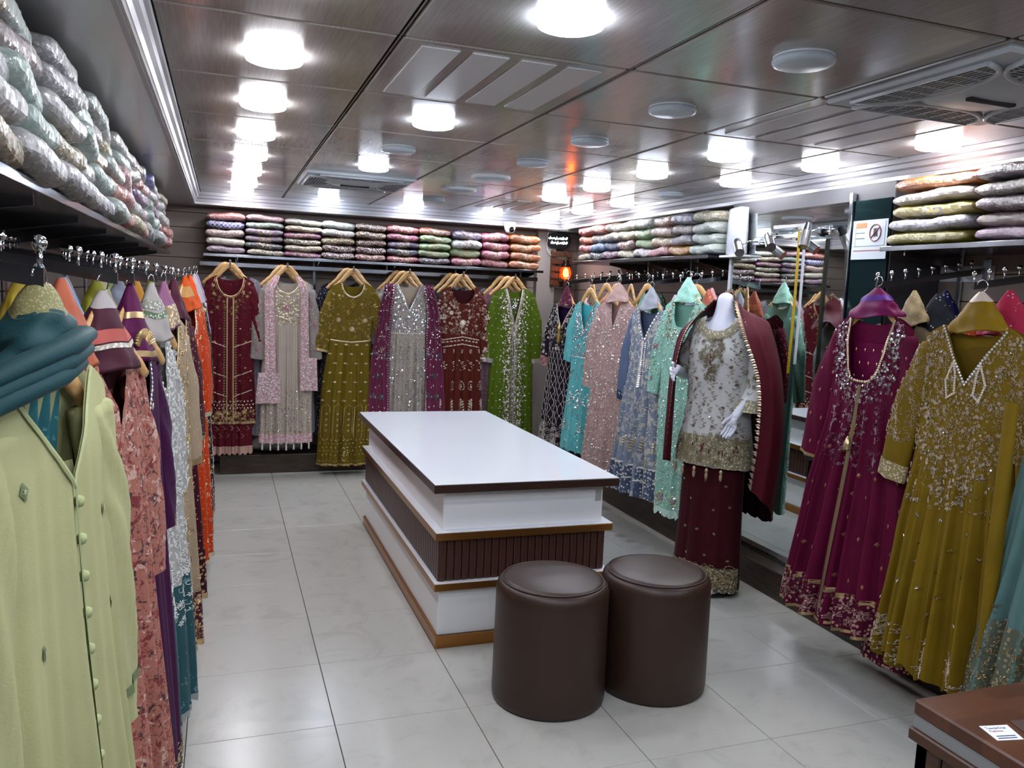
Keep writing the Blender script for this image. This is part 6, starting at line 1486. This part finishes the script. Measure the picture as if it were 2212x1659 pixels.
# white lace gown with teal lower half
r = lgown(-0.205, 2.72, 1.38, 12, 'white lace gown fading into teal velvet below')
WL = fabric('a9a9a4', 0.7, 0.2, speck='d6d6d2', sscale=60, samt=0.4); TV = fabric('2c5056', 0.85, 0.5, print2='5c8084', pscale=22, pth=0.6)
D = Dress(r, 1.25, [(0, 0.185), (-0.2, 0.18), (-0.5, 0.20), (-1.25, 0.235)], [(0, 0.014), (-0.12, 0.035), (-1.25, 0.09)], [(0, 0), (-0.2, 0.006), (-1.25, 0.026)], 4, ('v', 0.085, 0.2), 87)
D.body(WL, 60, 40); wl = thread('d4d4d0', 0.5, 0.1)
D.line(BEAD, D.neckpts(0.01), 0.012, M_bead, 0.006); D.scatter(wl, [M_curl, M_flower, M_ring], 420, (-0.2, 0.2, -0.80, -0.05), (0.007, 0.014), 5)
D.band(TV, -1.25, -0.82, 'velvet_hem', nz=12); D.scatter(wl, [M_curl, M_flower], 130, (-0.22, 0.22, -0.95, -0.76), (0.009, 0.016), 6); D.band(thread('8c9490', 0.6, 0.1), -1.262, -1.245, 'lace_hem', 0.005, scallop=0.012, nsc=20)
for s in (-1, 1):
    S = Sleeve(r, [(s*0.17, 0, -0.045), (s*0.21, -0.01, -0.28), (s*0.225, -0.02, -0.56)], [0.06, 0.056, 0.05], 0.5, 3); S.body(WL); S.scatter(wl, [M_curl, M_flower], 70, (-0.05, 0.05, -0.5, -0.02), (0.008, 0.013), 3); S.finish()
D.finish(); lhang(-0.205, 2.72, 1.385, 22, 'white lace gown')
scarf((-0.205, 2.72, 1.515), R(68), fabric('a29c98', 0.6, 0.25), 'pale grey embroidered dupatta with green bands above the white lace gown', 'folded dupattas on the left', 0.15, 0.09, 0.05, ((0.30, 0.45, fabric('8a8a80', 0.6, 0.2, speck='d0d0c4', sscale=110, samt=0.4)), (0.50, 0.60, fabric('5c7058', 0.6, 0.2, speck='c8ccb8', sscale=110, samt=0.4))), 33)

def more(x, y, z, tw, col, label, L, seed, em, motifs, N, hem=None, spk='b8a078'):
    r = lgown(x, y, z, tw, label); m = fabric(col, 0.7, 0.25, speck=spk, sscale=60, samt=0.2)
    D = Dress(r, L, [(0, 0.18), (-0.2, 0.175), (-0.5, 0.185), (-L, 0.22)], [(0, 0.014), (-0.12, 0.035), (-L, 0.08)], [(0, 0), (-0.2, 0.005), (-L, 0.022)], 4, ('v', 0.085, 0.18), seed)
    D.body(m, 48, 30); D.necktrim(em, 0.018); D.scatter(em, motifs, N, (-0.17, 0.17, -L+0.03, -0.03), (0.008, 0.014), seed)
    if hem: D.band(hem, -L, -L+0.2); D.scatter(em, motifs, 80, (-0.2, 0.2, -L+0.01, -L+0.2), (0.010, 0.016), seed+1)
    D.band(em, -L-0.005, -L+0.012, 'gold_edge', 0.005, scallop=0.01, nsc=16)
    for s in (-1, 1):
        S = Sleeve(r, [(s*0.165, 0, -0.045), (s*0.205, -0.01, -0.28), (s*0.22, -0.02, -0.56)], [0.06, 0.055, 0.05], 0.5, 3); S.body(m, 12, 10); S.cuff(em, 0.02)
    D.finish(); lhang(x, y, z+0.005, tw, label.split(' with ')[0])
more(-0.195, 3.12, 1.39, 20, 'a08c74', 'beige net gown with gold and plum embroidery', 1.24, 91, GOLD, [M_curl, M_flower, M_branch], 330, fabric('4c2030', speck='b89c74', sscale=60, samt=0.4))
more(-0.185, 3.55, 1.40, 18, '3e0f1e', 'dark maroon velvet gown with gold hem', 1.22, 92, GOLD, [M_curl, M_drop], 110, fabric('30101a', speck='b08c68', sscale=60, samt=0.45))
more(-0.165, 4.10, 1.42, 18, 'b83a0e', 'bright orange gown with silver sprays', 1.26, 93, PALEGOLD, [M_sprig, M_curl], 150, None)
more(-0.155, 4.45, 1.43, 16, 'b0401a', 'deep orange gown with pale gold edging and tassels', 1.26, 94, GOLD, [M_branch, M_flower], 160, fabric('7c2410', speck='c8a878', sscale=60, samt=0.4))
more(-0.15, 4.95, 1.44, 14, '181420', 'black and violet printed gown with gold lace', 1.28, 95, GOLD, [M_curl, M_ring], 170, fabric('4a2c58', speck='c8b8a0', sscale=60, samt=0.35))
more(-0.15, 5.40, 1.45, 12, 'a08aa0', 'pale lilac gown with silver lace', 1.28, 96, SILVER, [M_curl, M_ring], 200, None, 'd0c8d0')
cones = [(-0.195, 3.12, 1.52, '8a5a78', 'mauve beaded', ((0.5, 0.95, fabric('9a8468', 0.5, 0.2, speck='d8c8a8', sscale=80, samt=0.45)),)), (-0.185, 3.55, 1.53, '46142a', 'wine', ()), (-0.165, 4.10, 1.545, 'c04c10', 'orange and gold', ((0.3, 0.6, fabric('b88a50', 0.5, 0.2)),)), (-0.155, 4.45, 1.55, 'd04a08', 'vivid orange', ()), (-0.15, 4.95, 1.56, 'b0a8ac', 'silver', ()), (-0.15, 5.40, 1.56, '9a80a0', 'lilac', ())]
for k, (x, y, z, c, nm, b) in enumerate(cones): scarf((x, y, z), R(72), fabric(c, 0.55, 0.3), '%s dupatta folded over the hanger, %s beyond the white lace gown' % (nm, ORD[k]), 'folded dupattas on the left', 0.14, 0.085, 0.05, b, 40+k)
bk = [(-0.40, 1.10, '5a5c4a', 'grey-green patterned', ()), (-0.36, 1.30, '7a6c1c', 'olive', ()), (-0.50, 1.14, '3a1020', 'wine', ()), (-0.33, 1.80, 'c06828', 'orange and magenta paisley', ((0.4, 0.7, fabric('902858', 0.6, 0.2)),)), (-0.29, 1.76, 'a8583c', 'coral satin', ()), (-0.33, 2.02, '6c98c0', 'sky blue and magenta', ((0.6, 0.95, fabric('8c5898', 0.6, 0.2, print2='c0b0d0', pscale=30, pth=0.55)),)), (-0.42, 2.06, 'a89030', 'golden', ()), (-0.31, 2.38, '7c7c20', 'chartreuse', ()), (-0.38, 2.36, '88787c', 'greyish mauve', ()), (-0.33, 2.66, '90886c', 'sage', ()), (-0.30, 2.78, '7c8090', 'grey and navy', ()), (-0.29, 3.20, 'b07818', 'amber', ()), (-0.28, 3.68, '8a9018', 'lime', ()), (-0.36, 3.1, '6a7a40', 'moss', ())]
for k, (x, y, c, nm, b) in enumerate(bk):
    scarf((x, y, 1.525), R(66)+rnd.uniform(-0.15, 0.15), fabric(c, 0.5, 0.35, print2=None), '%s dupatta cone in the back row of the left wall arms' % nm, 'folded dupattas in the back row on the left', 0.15, 0.085, 0.05, b, 60+k)
lb = [(-0.36, 1.14, '4c3a24', 'brown'), (-0.46, 1.14, '32101c', 'dark wine'), (-0.35, 1.90, '9c4c34', 'burnt coral'), (-0.45, 1.92, '50708c', 'blue'), (-0.34, 2.30, '6c6420', 'olive'), (-0.44, 2.30, '4a2c40', 'plum'), (-0.33, 2.70, '70604c', 'taupe'), (-0.32, 3.10, '3a6a2c', 'green'), (-0.31, 3.55, '6c2030', 'red'), (-0.29, 4.10, 'a0401c', 'rust'), (-0.28, 4.62, '70202c', 'ruby'), (-0.28, 5.1, '203048', 'navy'), (-0.27, 5.65, '7c6c5c', 'sand')]
for k, (x, y, c, nm) in enumerate(lb):
    simple_dress((x, y, 1.375), R(78), c, '%s gown tucked in the back row of the left wall rack' % nm, 'back row gowns on the left', L=1.18, seed=110+k, fab=fabric(c, speck='b8a890', sscale=70, samt=0.15))
